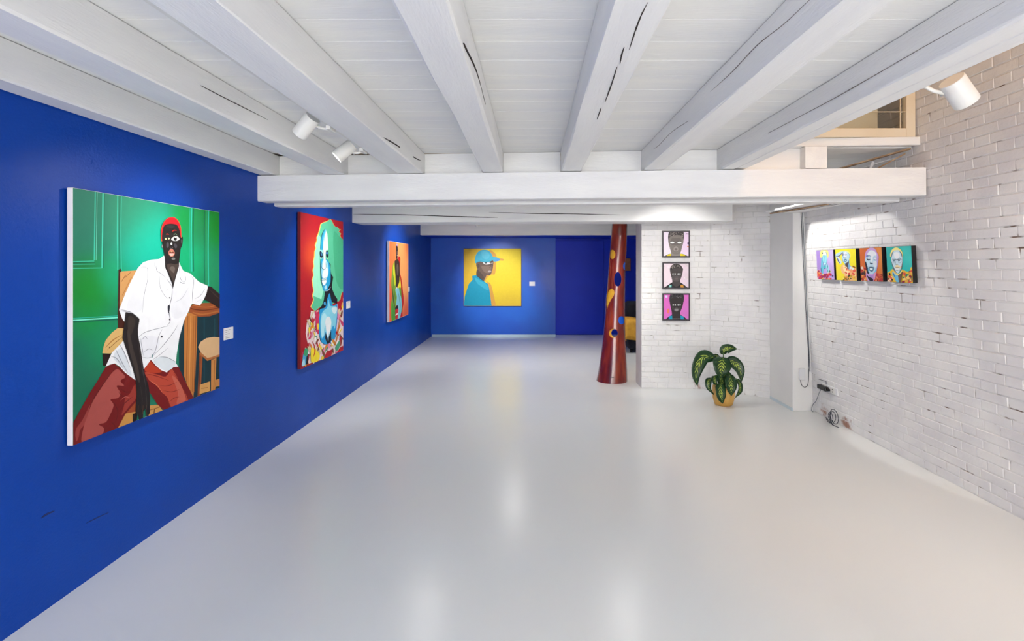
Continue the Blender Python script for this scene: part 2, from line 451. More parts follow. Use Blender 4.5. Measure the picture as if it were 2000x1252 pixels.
# upper floor around the open well on the brick side
up = empty('wall_upper', (0, 6, 2.7)); tag(up, 'cream walls of the upper floor', kind='structure')
box('wall_panel', XL - 0.2, 3.3, 5.6, 5.7, 2.64, 4.7, M['plaster_warm'], up)
box('wall_panel', XL - 0.3, XL - 0.2, REAR_Y, 5.6, 2.64, 4.7, M['plaster_warm'], up)
tag(box('ceiling_upper', XL - 0.3, 3.4, REAR_Y - 0.2, 5.7, 4.7, 4.8, M['plaster_warm']), 'cream ceiling of the upper floor', kind='structure')
tag(box('floor_upper', XL - 0.19, 1.598, REAR_Y, 5.6, 2.475, 2.63, M['plaster_warm']), 'upper floor deck above the ceiling boards', kind='structure')
tag(box('floor_upper_back', 1.6, 3.05, 3.86, 5.6, 2.475, 2.52, M['plaster_warm']), 'upper floor deck above the brick wall end', kind='structure')

# ceiling: painted boards running across, each its own piece
ceil = empty('ceiling', (0, 0, ZC)); tag(ceil, 'white painted ceiling boards above the timber joists', kind='structure')
y = REAR_Y
k = 0
SEAM = 1.838
nb = int((SEAM - REAR_Y) / 0.185)
y = SEAM - nb * 0.185
while y < 4.02:
    g = 0.0022 if abs(y - SEAM) < 0.01 else 0.0008
    dz = random.uniform(0, 0.0012)
    box('plank', XL, 1.598, y + g, y + 0.185 - 0.0008, ZC + dz, ZC + 0.03, M['plank'], ceil, bevel=0.0014)
    y += 0.185
for j in range(9):
    y0 = 3.87 + j * 0.185
    box('plank', 1.6, 2.868, y0 + 0.0008, y0 + 0.1842, ZC + random.uniform(0, .001), ZC + 0.03, M['plank'], ceil, bevel=0.0014)
tag(box('ceiling_middle', XL, 1.598, 4.3, 10.2, ZC + 0.002, ZC + 0.03, M['plaster']), 'white ceiling beyond the cross beam', kind='structure')
tag(box('ceiling_middle_side', 1.6, 3.4, 5.54, 10.2, ZC + 0.002, ZC + 0.03, M['plaster']), 'white ceiling over the brick partition', kind='structure')

M['scuff'] = paint('scuffed_blue', srgb(10, 30, 96), None, 0.6)
# ---- timbers
def timber(name, x0, x1, y0, y1, z0, z1, mat, parent=None, ch=0.008, jit=0.0035, step=0.25, flare=0.0):
    """hand-hewn beam along y: chamfered section whose corners wander"""
    bm = bmesh.new(); rings = []
    n = max(2, int((y1 - y0) / step))
    wob = [0.0] * 8
    for i in range(n + 1):
        yy = y0 + (y1 - y0) * i / n
        wob = [w * 0.7 + random.uniform(-jit, jit) for w in wob]
        c = ch + wob[0] * 0.5
        sec = [(x0 + c + wob[1], z0), (x1 - c + wob[2], z0), (x1 + wob[3] * .6, z0 + c + wob[4]), (x1 + wob[3] * .6 + flare, z1), (x0 + wob[5] * .6 - flare, z1), (x0 + wob[5] * .6, z0 + c + wob[6])]
        rings.append([bm.verts.new((a, yy, b + (wob[7] * .4 if b == z0 else 0))) for a, b in sec])
    for a, b in zip(rings[:-1], rings[1:]):
        for q in range(6):
            bm.faces.new((a[q], b[q], b[(q + 1) % 6], a[(q + 1) % 6]))
    bm.faces.new(rings[0]); bm.faces.new(rings[-1][::-1])
    bmesh.ops.recalc_face_normals(bm, faces=bm.faces[:])
    return link_mesh(name, bm_mesh(bm), mat, parent)

def strip(name, pts, side, widths, mat, parent, lift):
    """thin dark split following points on a face; side = in-plane width direction, lift = outward normal"""
    bm = bmesh.new(); P = spline(pts, 4) if len(pts) > 2 else [Vector(p) for p in pts]
    n = len(P); side = Vector(side); lift = Vector(lift)
    L = []; T = []
    for i, p in enumerate(P):
        t = i / (n - 1)
        w = widths * (0.25 + 0.75 * math.sin(math.pi * min(1, max(0, t))) ** 0.6) * random.uniform(0.75, 1.2) / 2
        L.append([bm.verts.new(p + side * s * w + lift * h) for s, h in ((-1, -0.004), (1, -0.004), (1, 0.0014), (-1, 0.0014))])
    for a, b in zip(L[:-1], L[1:]):
        for q in range(4):
            bm.faces.new((a[q], b[q], b[(q + 1) % 4], a[(q + 1) % 4]))
    bm.faces.new(L[0]); bm.faces.new(L[-1][::-1])
    bmesh.ops.recalc_face_normals(bm, faces=bm.faces[:])
    return link_mesh(name, bm_mesh(bm), mat, parent)

WALL_LEFT = bpy.data.objects['wall_left']
def on_x(u, v, x):
    y = x * F / (u - CX); return Vector((x, y, H + (CV - v) / F * y))
def on_z(u, v, z):
    y = (z - H) * F / (CV - v); return Vector(((u - CX) / F * y, y, z))

for sg, w in ((((80, 1012), (90, 1005), (106, 998)), .010), (((168, 1022), (188, 1012), (212, 1001)), .005)):
    strip('scuff', [on_x(u, v, XL) for u, v in sg], (0, 0, 1), w, M['scuff'], WALL_LEFT, (1, 0, 0))
def beam_y(x): return 4.075 - (x + 2.184) * (0.345 / 5.064)    # front face of the big cross beam (plan)
JOISTS = [
    (-2.178, -2.05, 'white joist lying against the blue wall'),
    (-1.644, -1.479, 'white joist between the blue wall and the lighting track'),
    (-1.052, -0.852, 'white joist carrying the lighting track on its flank'),
    (-0.384, -0.226, 'white joist left of the middle of the ceiling'),
    (0.223, 0.380, 'white joist right of the middle with a broken split along its underside'),
    (0.844, 0.995, 'white joist next to last before the open well'),
    (1.417, 1.520, 'white joist at the edge of the open well beside the brick wall'),
]
joist = []
for i, (a, b, lab) in enumerate(JOISTS):
    o = timber('ceiling_beam', a, b, REAR_Y, beam_y((a + b) / 2) + 0.10, ZJ, ZC - 0.003, M['white'], jit=0.004 if i else 0.0015)
    tag(o, lab, 'beam', 'ceiling joists', 'structure'); joist.append(o)
strip('crack', [on_x(392, 167, -1.479), on_x(440, 192, -1.479), on_x(480, 212, -1.479), on_x(523, 234, -1.479)], (0, 0, 1), 0.003, M['dark'], joist[1], (1, 0, 0))
strip('crack', [on_x(750, 269, -.852), on_x(775, 284, -.852), on_x(808, 307, -.852), on_x(822, 314, -.852)], (0, 0, 1), 0.010, M['dark'], joist[2], (1, 0, 0))
strip('crack', [on_x(906, 84, -.226), on_x(912, 98, -.226), on_x(931, 140, -.226), on_x(948, 204, -.226)], (0, 0, 1), 0.006, M['dark'], joist[3], (1, 0, 0))
for seg in (((1265, 4), (1252, 30), (1240, 62), (1229, 97)), ((1219, 92), (1214, 108), (1211, 125)), ((1205, 131), (1194, 166), (1182, 199)), ((1174, 211), (1170, 222), (1166, 233))):
    strip('crack', [on_z(u, v, ZJ) for u, v in seg], (1, 0, 0), 0.005, M['dark'], joist[4], (0, 0, -1))
strip('crack', [on_x(1581, 0, .844), on_x(1530, 48, .844), on_x(1479, 88, .844), on_x(1430, 140, .844), on_x(1388, 179, .844)], (0, 0, 1), 0.0016, M['hairline'], joist[5], (-1, 0, 0))
strip('crack', [on_x(1345, 236, .844), on_x(1312, 258, .844), on_x(1288, 283, .844), on_x(1277, 291, .844)], (0, 0, 1), 0.003, M['hairline'], joist[5], (-1, 0, 0))
strip('crack', [on_x(1964, 2, 1.417), on_x(1800, 94, 1.417), on_x(1627, 193, 1.417), on_x(1500, 260, 1.417)], (0, 0, 1), 0.0014, M['hairline'], joist[6], (-1, 0, 0))
tag(timber('edge_board_beam', 1.524, 1.598, REAR_Y, beam_y(1.56) + 0.10, ZJ + 0.002, 2.63, M['white'], jit=0.0012, ch=0.004), 'flat white edge board along the open well', 'board', kind='structure')
tag(timber('stub_beam', 2.03, 2.19, 3.80, 5.5, ZJ, ZC - 0.003, M['white'], jit=0.003), 'short sawn joist end resting on the cross beam near the brick wall', 'beam', kind='structure')

def cross(name, xa, xb, ya, yb, thick, z0, z1, mat, jit=0.003, ch=0.007):
    """beam across the room from (xa, ya) to (xb, yb)"""
    L = math.hypot(xb - xa, yb - ya); ang = math.atan2(yb - ya, xb - xa)
    bm = bmesh.new(); rings = []; n = max(2, int(L / 0.25)); wob = [0.0] * 6
    d = Vector((math.cos(ang), math.sin(ang), 0)); nn = Vector((-d.y, d.x, 0))
    for i in range(n + 1):
        p = Vector((xa, ya, 0)) + d * (L * i / n)
        wob = [w * .7 + random.uniform(-jit, jit) for w in wob]
        sec = [(ch + wob[0], z0), (thick - ch + wob[1], z0), (thick, z0 + ch + wob[2]), (thick, z1), (wob[3] * .4, z1 - wob[4] * .3), (wob[3] * .4, z0 + ch + wob[5])]
        rings.append([bm.verts.new(p + nn * a + Vector((0, 0, b))) for a, b in sec])
    for a, b in zip(rings[:-1], rings[1:]):
        for q in range(6):
            bm.faces.new((a[q], b[q], b[(q + 1) % 6], a[(q + 1) % 6]))
    bm.faces.new(rings[0]); bm.faces.new(rings[-1][::-1])
    bmesh.ops.recalc_face_normals(bm, faces=bm.faces[:])
    return link_mesh(name, bm_mesh(bm), mat)

b1 = tag(cross('cross_beam', -2.184, 2.872, 4.075, 3.73, 0.135, 2.057, 2.261, M['white_x'], jit=0.0015), 'large white cross beam under the joists spanning wall to wall', 'beam', kind='structure')
tag(cross('cross_beam', -2.184, 2.868, 4.34, 3.995, 0.13, 2.046, 2.25, M['white_x'], jit=0.0015), 'thinner white beam directly behind the large cross beam', 'beam', kind='structure')
b2 = tag(cross('cross_beam', -2.184, 2.33, 6.22, 5.95, 0.38, 2.063, 2.43, M['white_x'], jit=0.002), 'white cross beam with a long dark split running into the brick partition', 'beam', kind='structure')
tag(cross('cross_beam', -2.184, 3.2, 10.02, 10.02, 0.178, 2.136, 2.43, M['white_x'], jit=0.001), 'white cross beam closest to the blue end wall', 'beam', kind='structure')
def on_b2(u, v):
    k = -(0.27 / 4.514); c = 6.22 + k * 2.184          # y = c + k*x
    a = (u - CX) / F; y = c / (1 - k * a)
    return Vector((a * y, y, H + (CV - v) / F * y))
for seg, w in ((((690, 418.3), (780, 419.5), (860, 422), (930, 424), (972, 425)), 0.010), (((955, 414.8), (1040, 417), (1130, 418), (1212, 420)), 0.008)):
    strip('crack', [on_b2(*p) for p in seg], (0, 0, 1), w, M['dark'], b2, (-0.06, -1, 0))

# infill boards standing on the cross beam between the joists
gaps = [(-2.05, -1.644), (-1.479, -1.052), (-.852, -.384), (-.226, .223), (.380, .844), (.995, 1.417), (1.6, 2.03)]
for a, b in gaps:
    tag(slab('trim_infill_board', (a + .002, beam_y(a) + 0.085), (b - .002, beam_y(b) + 0.085), 0.02, 2.262, ZC - 0.002, M['white_x']), 'white infill board between two joists above the cross beam', kind='structure')

# upper floor edge: plank, glazed frame
tag(slab('trim_edge_plank', (1.602, 3.86), (2.872, 3.78), 0.05, ZC + 0.004, 2.499, M['white_x'], bevel=0.004), 'weathered white plank edging the upper floor', kind='structure')
w4 = empty('window_4', (2.25, 3.86, 2.5)); tag(w4, 'cream framed inner window standing on the upper floor edge', kind='structure')
for x0, x1, z0, z1 in ((2.78, 2.848, 2.5, 3.25), (1.62, 1.68, 2.5, 3.25), (1.68, 2.78, 2.5, 2.566), (1.68, 2.78, 3.19, 3.25)):
    box('window_frame', x0, x1, 3.80, 3.845, z0, z1, M['plaster_warm'], w4, bevel=0.003)
box('pane', 1.68, 2.78, 3.822, 3.826, 2.566, 3.19, M['glass'], w4)
for x0, x1, z0, z1 in ((2.742, 2.748, 2.566, 3.19), (1.68, 2.78, 2.688, 2.693)):
    box('muntin', x0, x1, 3.812, 3.821, z0, z1, M['plaster_warm'], w4)
tag(box('wall_upper_panel', 1.7, 2.70, 4.0, 4.02, 2.53, 4.6, M['plaster_warm']), 'cream boarded panel behind the inner window', kind='structure')

# splintered laths under the upper floor edge and behind the cross beam, beside the brick wall
def lath(p0, p1, w, t, mat, lab):
    a, b = Vector(p0), Vector(p1); d = (b - a).normalized(); s = d.cross(Vector((0, 0, 1))).normalized() * w / 2; u = Vector((0, 0, t))
    pts = [a - s, b - s, b + s, a + s]; pts = [tuple(q) for q in pts] + [tuple(q + u) for q in pts]
    o = link_mesh('lath', bm_mesh(hexa(pts)), mat)
    return tag(o, lab, 'lath', 'broken laths by the brick wall')
lath((2.40, 4.30, 2.30), (2.84, 3.84, 2.418), 0.035, 0.010, M['lath'], 'raw lath slanting up to the plank edging the upper floor')
lath((2.52, 4.32, 2.28), (2.85, 3.95, 2.385), 0.022, 0.008, M['white'], 'narrow white lath hanging under the slanting raw lath')
lath((2.66, 3.96, 2.285), (2.84, 3.90, 2.39), 0.030, 0.012, M['lath'], 'short white-edged lath propped beside the brick wall')
lath((2.64, 4.02, 2.262), (2.655, 3.985, 2.345), 0.030, 0.010, M['white'], 'stub of lath standing on the cross beam')
bed = tag(box('ceiling_lath_bed', 2.48, 2.864, 4.30, 5.43, 2.105, 2.12, M['white']), 'patched white soffit with bared slits behind the cross beam', kind='structure')
for i in range(3):
    p0, p1 = Vector((2.53 + .05 * i, 5.40, 0)), Vector((2.70 + .06 * i, 4.55, 0)); s_ = Vector((.011, .002, 0))
    q = [p0 - s_, p0 + s_, p1 + s_ * .4, p1 - s_ * .4]
    link_mesh('slit', bm_mesh(hexa([(v.x, v.y, 2.1035) for v in q] + [(v.x, v.y, 2.106) for v in q])), M['dark'], bed)
lath((2.52, 5.41, 2.088), (2.66, 4.60, 2.090), 0.018, 0.010, M['lath'], 'raw lath nailed under the patched soffit next to the pilaster')

# ------------------------------------------------------------------ brickwork
def brick_mesh(L, Hh, seed):
    r = random.Random(seed); D = 0.02; c = 0.0032
    def j(s): return r.uniform(-s, s)
    vs = []
    for yy, ins, jj in ((-D, 0, 0), (-c, 0, 0.0012), (0, c, 0.0018)):
        for sx, sz in ((-1, -1), (1, -1), (1, 1), (-1, 1)):
            vs.append((sx * (L / 2 - ins) + j(jj), yy + j(jj * 0.8), sz * (Hh / 2 - ins) + j(jj)))
    fs = [(8, 9, 10, 11)]
    for a in (0, 4):
        for k in range(4):
            fs.append((a + k, a + (k + 1) % 4, a + 4 + (k + 1) % 4, a + 4 + k))
    me = bpy.data.meshes.new('brick'); me.from_pydata(vs, [], fs); me.materials.append(M['brick'])
    bm = bmesh.new(); bm.from_mesh(me); bmesh.ops.recalc_face_normals(bm, faces=bm.faces[:])
    for f in bm.faces:
        if f.calc_center_median().y > -0.002 and f.normal.y < 0:
            bmesh.ops.reverse_faces(bm, faces=bm.faces[:]); break
    bm.to_mesh(me); bm.free()
    return me
SL, HL, BH, JT = 0.231, 0.111, 0.0595, 0.0065
STRETCH = [brick_mesh(SL, BH, 10 + i) for i in range(7)]
HEADER = [brick_mesh(HL, BH, 40 + i) for i in range(5)]

def brickwork(parent, origin, es, n, upv, s0, s1, z1, choose, rnd):
    """Flemish bond; bricks that `choose` ranks first become objects, the rest one joined part"""
    X, Y, Z = Vector(es), Vector(n), Vector(upv)
    R = Matrix((X, Y, Z)).transposed().to_4x4()
    cand = []
    rows = int(z1 / (BH + JT)); per = SL + HL + 2 * JT
    for r in range(rows):
        zc = 0.004 + (r + 0.5) * (BH + JT)
        s = s0 - (per * rnd.random() * 0.15 + (per / 2 if r % 2 else 0) + 0.03)
        flip = 0
        while s < s1:
            L = (SL, HL)[flip]; me = rnd.choice((STRETCH, HEADER)[flip]); flip ^= 1
            a, b = max(s, s0), min(s + L, s1)
            s += L + JT
            if b - a < 0.03: continue
            loc = Vector(origin) + X * ((a + b) / 2) + Z * zc + Y * rnd.uniform(-0.0015, 0.0025)
            mt = Matrix.Translation(loc) @ R @ Matrix.Rotation(rnd.uniform(-.006, .006), 4, 'Y') @ Matrix.Diagonal(((b - a) / L, 1, 1, 1))
            cand.append((choose(loc), me, mt))
    cand.sort(key=lambda c: -c[0])
    ind = [c for c in cand if c[0] > 0][:298]
    rest = cand[len(ind):]
    inv = Matrix.Translation(-WORLD_LOC[parent.name])
    for k, me, mt in ind:
        o = bpy.data.objects.new('brick', me); COL.objects.link(o); o.parent = parent
        o.matrix_local = inv @ mt
    if rest:
        V, Fc = [], []
        for k, me, mt in rest:
            off = len(V); V += [tuple(mt @ v.co) for v in me.vertices]; Fc += [tuple(off + i for i in p.vertices) for p in me.polygons]
        me = bpy.data.meshes.new('brickwork'); me.from_pydata(V, [], Fc)
        o = link_mesh('brickwork', me, M['brick'], parent); o['kind'] = 'stuff'

# right wall, leaning inwards
def lean_slab(name, y0, y1, z0, z1, off, thick, mat, parent=None):
    pts = []
    for z in (z0, z1):
        for x, yy in ((XW(z) + off, y0), (XW(z) + off + thick, y0), (XW(z) + off + thick, y1), (XW(z) + off, y1)):
            pts.append((x, yy, z))
    return link_mesh(name, bm_mesh(hexa(pts)), mat, parent)
wr = lean_slab('wall_right', 1.1, 5.62, 0.0, 3.5, 0.0032, 0.2, M['mortar'])
tag(wr, 'old whitewashed brick wall with open joints', kind='structure')
tag(lean_slab('wall_right_front', REAR_Y, 1.1, 0.0, 4.7, 0.0, 0.2, M['brick']), 'whitewashed wall continuing towards the viewer', kind='structure')
tag(lean_slab('wall_right_upper', 1.1, 5.62, 3.5, 4.7, 0.0, 0.2, M['brick']), 'whitewashed wall of the upper floor', kind='structure')
nrm = Vector((-1, 0, -LEAN)).normalized(); upv = Vector((-LEAN, 0, 1)).normalized(); es = nrm.cross(upv)
def seen_right(p):
    if p.y < 2.4: return 0
    u, v = CX + F * p.x / p.y, CV - F * (p.z - H) / p.y
    if u > 2030 or u < 1592 or v < CV - 0.449 * (u - CX) or v > 1060: return 0
    return 1.0 / p.y
brickwork(wr, (XW(0), 0, 0), es, nrm, upv, min(es.y * 1.1, es.y * 5.60), max(es.y * 1.1, es.y * 5.60), 3.48, seen_right, random.Random(3))

# brick partition with a splayed end: plan corners A, B, C
PA, PB, PC = Vector((1.380, 6.45, 0)), Vector((2.217, 6.37, 0)), Vector((2.765, 5.95, 0))
def partition(name, p, q, back, lab, seed, end=None):
    d = (q - p).normalized(); n = Vector((d.y, -d.x, 0)); inset = -n * 0.0036
    a, b = p + inset, q + inset
    foot = [a, b] + back
    bm = bmesh.new(); lo = [bm.verts.new((v.x, v.y, 0)) for v in foot]; hi = [bm.verts.new((v.x, v.y, 2.432)) for v in foot]
    bm.faces.new(lo[::-1]); bm.faces.new(hi)
    for k in range(4):
        f = bm.faces.new((lo[k], lo[(k + 1) % 4], hi[(k + 1) % 4], hi[k])); f.material_index = 0 if k == 0 else 1
    bmesh.ops.recalc_face_normals(bm, faces=bm.faces[:])
    o = link_mesh(name, bm_mesh(bm), [M['mortar_tight'], M['brick']])
    tag(o, lab, kind='structure')
    X = n.cross(Vector((0, 0, 1)))            # along the wall so that X x n = up
    L = (q - p).length
    s = [(v - p).dot(X) for v in (p, q)]
    brickwork(o, p, X, n, (0, 0, 1), min(s), max(s), 2.43, lambda w: 1.0, random.Random(seed))
    return o
partition('wall_partition', PA, PB, [Vector((2.25, 6.72, 0)), Vector((1.377, 6.78, 0))], 'whitewashed brick partition behind the three framed portraits', 5)
partition('wall_partition_splay', PB, PC, [Vector((2.80, 6.5, 0)), Vector((2.25, 6.72, 0))], 'whitewashed brick partition splayed towards the pilaster', 6)
tag(box('wall_pilaster', 2.768, 2.99, 5.43, 6.3, 0.0, ZC, M['plaster'], bevel=0.006), 'smooth white pilaster in the corner by the brick wall', kind='structure')
tag(box('baseboard_pilaster', 2.760, 2.768, 5.424, 5.94, 0.0, 0.03, M['skirting_pale']), 'pale strip along the foot of the pilaster', kind='structure')

# ------------------------------------------------------------------ paintings
def closed_spline(P, n=4):
    m = len(P); out = []
    for i in range(m):
        a, b, c, d = (Vector(P[(i + k) % m]) for k in (-1, 0, 1, 2))
        for k in range(n):
            t = k / n
            q = 0.5 * ((2 * b) + (c - a) * t + (2 * a - 5 * b + 4 * c - d) * t * t + (3 * b - a - 3 * c + d) * t ** 3)
            out.append((q.x, q.y))
    return out

def clip_rect(P, r):
    s0, s1, t0, t1 = r
    def cut(P, inside, inter):
        out = []
        for i in range(len(P)):
            a, b = P[i - 1], P[i]
            ia, ib = inside(a), inside(b)
            if ib:
                if not ia: out.append(inter(a, b))
                out.append(b)
            elif ia: out.append(inter(a, b))
        return out
    def ix(c):
        return lambda a, b: (c, a[1] + (b[1] - a[1]) * (c - a[0]) / (b[0] - a[0]))
    def iy(c):
        return lambda a, b: (a[0] + (b[0] - a[0]) * (c - a[1]) / (b[1] - a[1]), c)
    for ins, it in ((lambda p: p[0] >= s0, ix(s0)), (lambda p: p[0] <= s1, ix(s1)), (lambda p: p[1] >= t0, iy(t0)), (lambda p: p[1] <= t1, iy(t1))):
        if P: P = cut(P, ins, it)
    return P

class Plane:
    """a picture plane in the room: point = o + s*e1 + t*e2; pixels of the photo are cast onto it"""
    def __init__(self, o, e1, e2):
        self.o, self.e1, self.e2 = Vector(o), Vector(e1).normalized(), Vector(e2).normalized()
        self.n = self.e1.cross(self.e2)
        if (Vector((0, 0, H)) - self.o).dot(self.n) < 0: self.n = -self.n
    def st(self, u, v):
        d = Vector(((u - CX) / F, 1.0, (CV - v) / F)); c = Vector((0, 0, H))
        k = (self.o - c).dot(self.n) / d.dot(self.n)
        p = c + d * k - self.o
        return (p.dot(self.e1), p.dot(self.e2))
    def p(self, s, t, h=0.0):
        return self.o + self.e1 * s + self.e2 * t + self.n * h

class Art:
    STEP = 0.00003
    def __init__(self, plane, rect):
        self.pl, self.r = plane, rect
        self.V, self.Fc, self.C = [], [], []
        self.layer = 12
        self.ox = self.oy = 0.0; self.sc = 1.0
    def zoom(self, ox, oy, sc):
        self.ox, self.oy, self.sc = ox, oy, sc; return self
    def m(self, p):
        if len(p) == 3:                                   # already photo pixels
            return self.pl.st(p[0], p[1])
        return self.pl.st(self.ox + p[0] / self.sc, self.oy + p[1] / self.sc)
    def _emit(self, P, col):
        P = clip_rect(P, self.r)
        Q = []
        for p in P:
            if not Q or abs(p[0] - Q[-1][0]) + abs(p[1] - Q[-1][1]) > 1e-6: Q.append(p)
        if len(Q) < 3: return
        self.layer += 1; h = self.layer * self.STEP; off = len(self.V)
        self.V += [tuple(self.pl.p(s, t, h)) for s, t in Q]
        cc = col if callable(col) else None
        self.C += [(cc(s, t) if cc else col) for s, t in Q]
        for tri in tessellate_polygon([[Vector((s, t, 0)) for s, t in Q]]):
            self.Fc.append(tuple(off + i for i in tri))
    def add(self, pts, col, smooth=True):
        P = [self.m(p) for p in pts]
        if smooth: P = closed_spline(P)
        self._emit(P, srgb(*col))
        return self
    def ell(self, cx, cy, rx, ry, col, rot=0.0):
        c, s = math.cos(rot), math.sin(rot); P = []
        for k in range(16):
            a = 2 * math.pi * k / 16; x, y = rx * math.cos(a), ry * math.sin(a)
            P.append(self.m((cx + x * c - y * s, cy + x * s + y * c)))
        self._emit(P, srgb(*col)); return self
    def line(self, pts, w, col, taper=False):
        P = [Vector((p[0], p[1], 0)) for p in pts]
        if len(P) > 2: P = spline(P, 4)
        L, Rr = [], []
        for i, p in enumerate(P):
            t = (P[min(i + 1, len(P) - 1)] - P[max(i - 1, 0)]); t.normalize()
            n = Vector((-t.y, t.x, 0)); k = w / 2 * (math.sin(math.pi * (0.08 + 0.84 * i / (len(P) - 1))) if taper else 1)
            L.append(p + n * k); Rr.append(p - n * k)
        for i in range(len(P) - 1):
            q = [L[i], L[i + 1], Rr[i + 1], Rr[i]]
            self._emit([self.m((a.x, a.y)) for a in q], srgb(*col)); self.layer -= 1
        self.layer += 1
        return self
    def ground(self, blobs, base, nx=28, ny=36):
        """smoothly blended ground: (x, y, radius, colour) in zoom coordinates"""
        s0, s1, t0, t1 = self.r; off = len(self.V)
        B = []
        for x, y, rad, col in blobs:
            a = self.m((x, y)); b = self.m((x, y + rad)); B.append((a, abs(b[1] - a[1]) + 1e-6, srgb(*col)))
        b0 = srgb(*base)
        for j in range(ny + 1):
            for i in range(nx + 1):
                s, t = s0 + (s1 - s0) * i / nx, t0 + (t1 - t0) * j / ny
                w0 = 0.12; acc = [c * w0 for c in b0[:3]]; tot = w0
                for (a, rad, col) in B:
                    w = math.exp(-((s - a[0]) ** 2 + (t - a[1]) ** 2) / (rad * rad))
                    tot += w; acc = [x + w * c for x, c in zip(acc, col[:3])]
                self.V.append(tuple(self.pl.p(s, t, 0.0003))); self.C.append((acc[0] / tot, acc[1] / tot, acc[2] / tot, 1))
        for j in range(ny):
            for i in range(nx):
                a = off + j * (nx + 1) + i; self.Fc.append((a, a + 1, a + nx + 2, a + nx + 1))
        return self
    def dabs(self, region, n, palette, size, seed, aspect=1.6):
        """loose brush dabs inside a polygon (zoom coordinates)"""
        r = random.Random(seed); xs = [p[0] for p in region]; ys = [p[1] for p in region]
        def inside(x, y):
            c = False
            for i in range(len(region)):
                (x1, y1), (x2, y2) = region[i - 1], region[i]
                if (y1 > y) != (y2 > y) and x < (x2 - x1) * (y - y1) / (y2 - y1) + x1: c = not c
            return c
        k = 0; tries = 0
        while k < n and tries < n * 30:
            tries += 1
            x, y = r.uniform(min(xs), max(xs)), r.uniform(min(ys), max(ys))
            if not inside(x, y): continue
            a = size * r.uniform(0.5, 1.4); m = 7; rot = r.uniform(-0.6, 0.6)
            P = []
            for q in range(m):
                an = 2 * math.pi * q / m; rr = a * r.uniform(0.6, 1.3)
                X, Y = rr * math.cos(an), rr * aspect * math.sin(an)
                P.append((x + X * math.cos(rot) - Y * math.sin(rot), y + X * math.sin(rot) + Y * math.cos(rot)))
            self.add(P, r.choice(palette)); k += 1
        return self
    def build(self, parent):
        me = bpy.data.meshes.new('picture'); me.from_pydata(self.V, [], self.Fc)
        at = me.color_attributes.new('Col', 'FLOAT_COLOR', 'POINT')
        at.data.foreach_set('color', [c for col in self.C for c in col])
        base = [c for c in parent.children if c.name.split('.')[0] in ('canvas', 'backing')][0]
        return link_mesh('picture', me, M['art'], base)

def rect_from(plane, corners):
    """corner pixels TL, TR, BR, BL -> s0, s1, t0, t1"""
    q = [plane.st(*c) for c in corners]
    s_l, s_r = (q[0][0] + q[3][0]) / 2, (q[1][0] + q[2][0]) / 2
    t_t, t_b = (q[0][1] + q[1][1]) / 2, (q[2][1] + q[3][1]) / 2
    return (min(s_l, s_r), max(s_l, s_r), min(t_t, t_b), max(t_t, t_b))

def plate(name, plane, r, h0, h1, mat, parent=None, bevel=0.0, seg=1, mats=None):
    s0, s1, t0, t1 = r
    pts = [plane.p(s, t, h0) for s, t in ((s0, t0), (s1, t0), (s1, t1), (s0, t1))] + [plane.p(s, t, h1) for s, t in ((s0, t0), (s1, t0), (s1, t1), (s0, t1))]
    return link_mesh(name, bm_mesh(hexa(pts, bevel, seg)), mat, parent)

def canvas_painting(name, plane, r, depth, label, mat=None):
    """stretched canvas hung on the wall; plane = front of the canvas"""
    s0, s1, t0, t1 = r
    o = empty(name, plane.p((s0 + s1) / 2, t0, -depth)); tag(o, label, 'painting', 'paintings on show')
    plate('canvas', plane, r, -depth, 0.0, mat or M['canvas'], o, bevel=0.003)
    return o

XF = XL + 0.036
# 1 --- seated sitter in a white shirt
pl = Plane((XF, 0, 0), (0, 1, 0), (0, 0, 1))
r1 = rect_from(pl, [(140.2, 366.4), (427.6, 413.8), (429.6, 758.7), (143, 869)])
ob = canvas_painting('painting', pl, r1, 0.028, 'large painting of a seated sitter in white shirt, red cap and rust trousers')
A = Art(pl, (r1[0] + .002, r1[1] - .002, r1[2] + .002, r1[3] - .002)).zoom(100, 340, 4.472)
A.ground([(250, 300, 300, (30, 122, 98)), (330, 1010, 190, (4, 140, 26)), (860, 620, 230, (0, 190, 160)), (700, 300, 260, (40, 140, 105)), (1180, 420, 130, (2, 148, 58)),
          (1440, 420, 170, (6, 140, 16)), (1180, 780, 200, (0, 170, 110)), (540, 900, 130, (10, 160, 110)), (1420, 900, 180, (26, 140, 90)), (320, 1290, 130, (0, 150, 60)), (250, 1600, 300, (18, 112, 84)),
          (450, 1500, 160, (0, 150, 90)), (230, 2000, 300, (16, 108, 80)), (1290, 500, 120, (30, 128, 84))], (26, 124, 96), 36, 52)
TQ = (64, 200, 168); TD = (12, 92, 74)
for x, y0, y1, w, c in ((384, 155, 752, 9, TQ), (401, 158, 752, 4, (120, 225, 190)), (452, 163, 822, 12, TQ), (465, 165, 822, 4, TD), (580, 184, 840, 6, TQ), (598, 186, 840, 5, TD), (612, 188, 840, 5, TQ),
                        (1212, 290, 850, 6, (40, 170, 130)), (1226, 292, 850, 11, (46, 186, 160)), (1244, 294, 850, 6, TD), (1340, 310, 960, 5, TD), (1360, 314, 985, 8, (40, 150, 100)), (1374, 316, 990, 9, (50, 190, 160))):
    A.line([(x, y0), (x - 4, (y0 + y1) / 2), (x - 9 if y1 < 845 and x < 500 else x, y1)], w, c)
for y, x1, c, w in ((764, 375, TQ, 6), (778, 380, TD, 4), (790, 384, (50, 180, 150), 6), (806, 430, TD, 4), (824, 445, TQ, 7)):
    A.line([(176, y), (x1, y - 4)], w, c)
A.zoom(100, 600, 4.172)
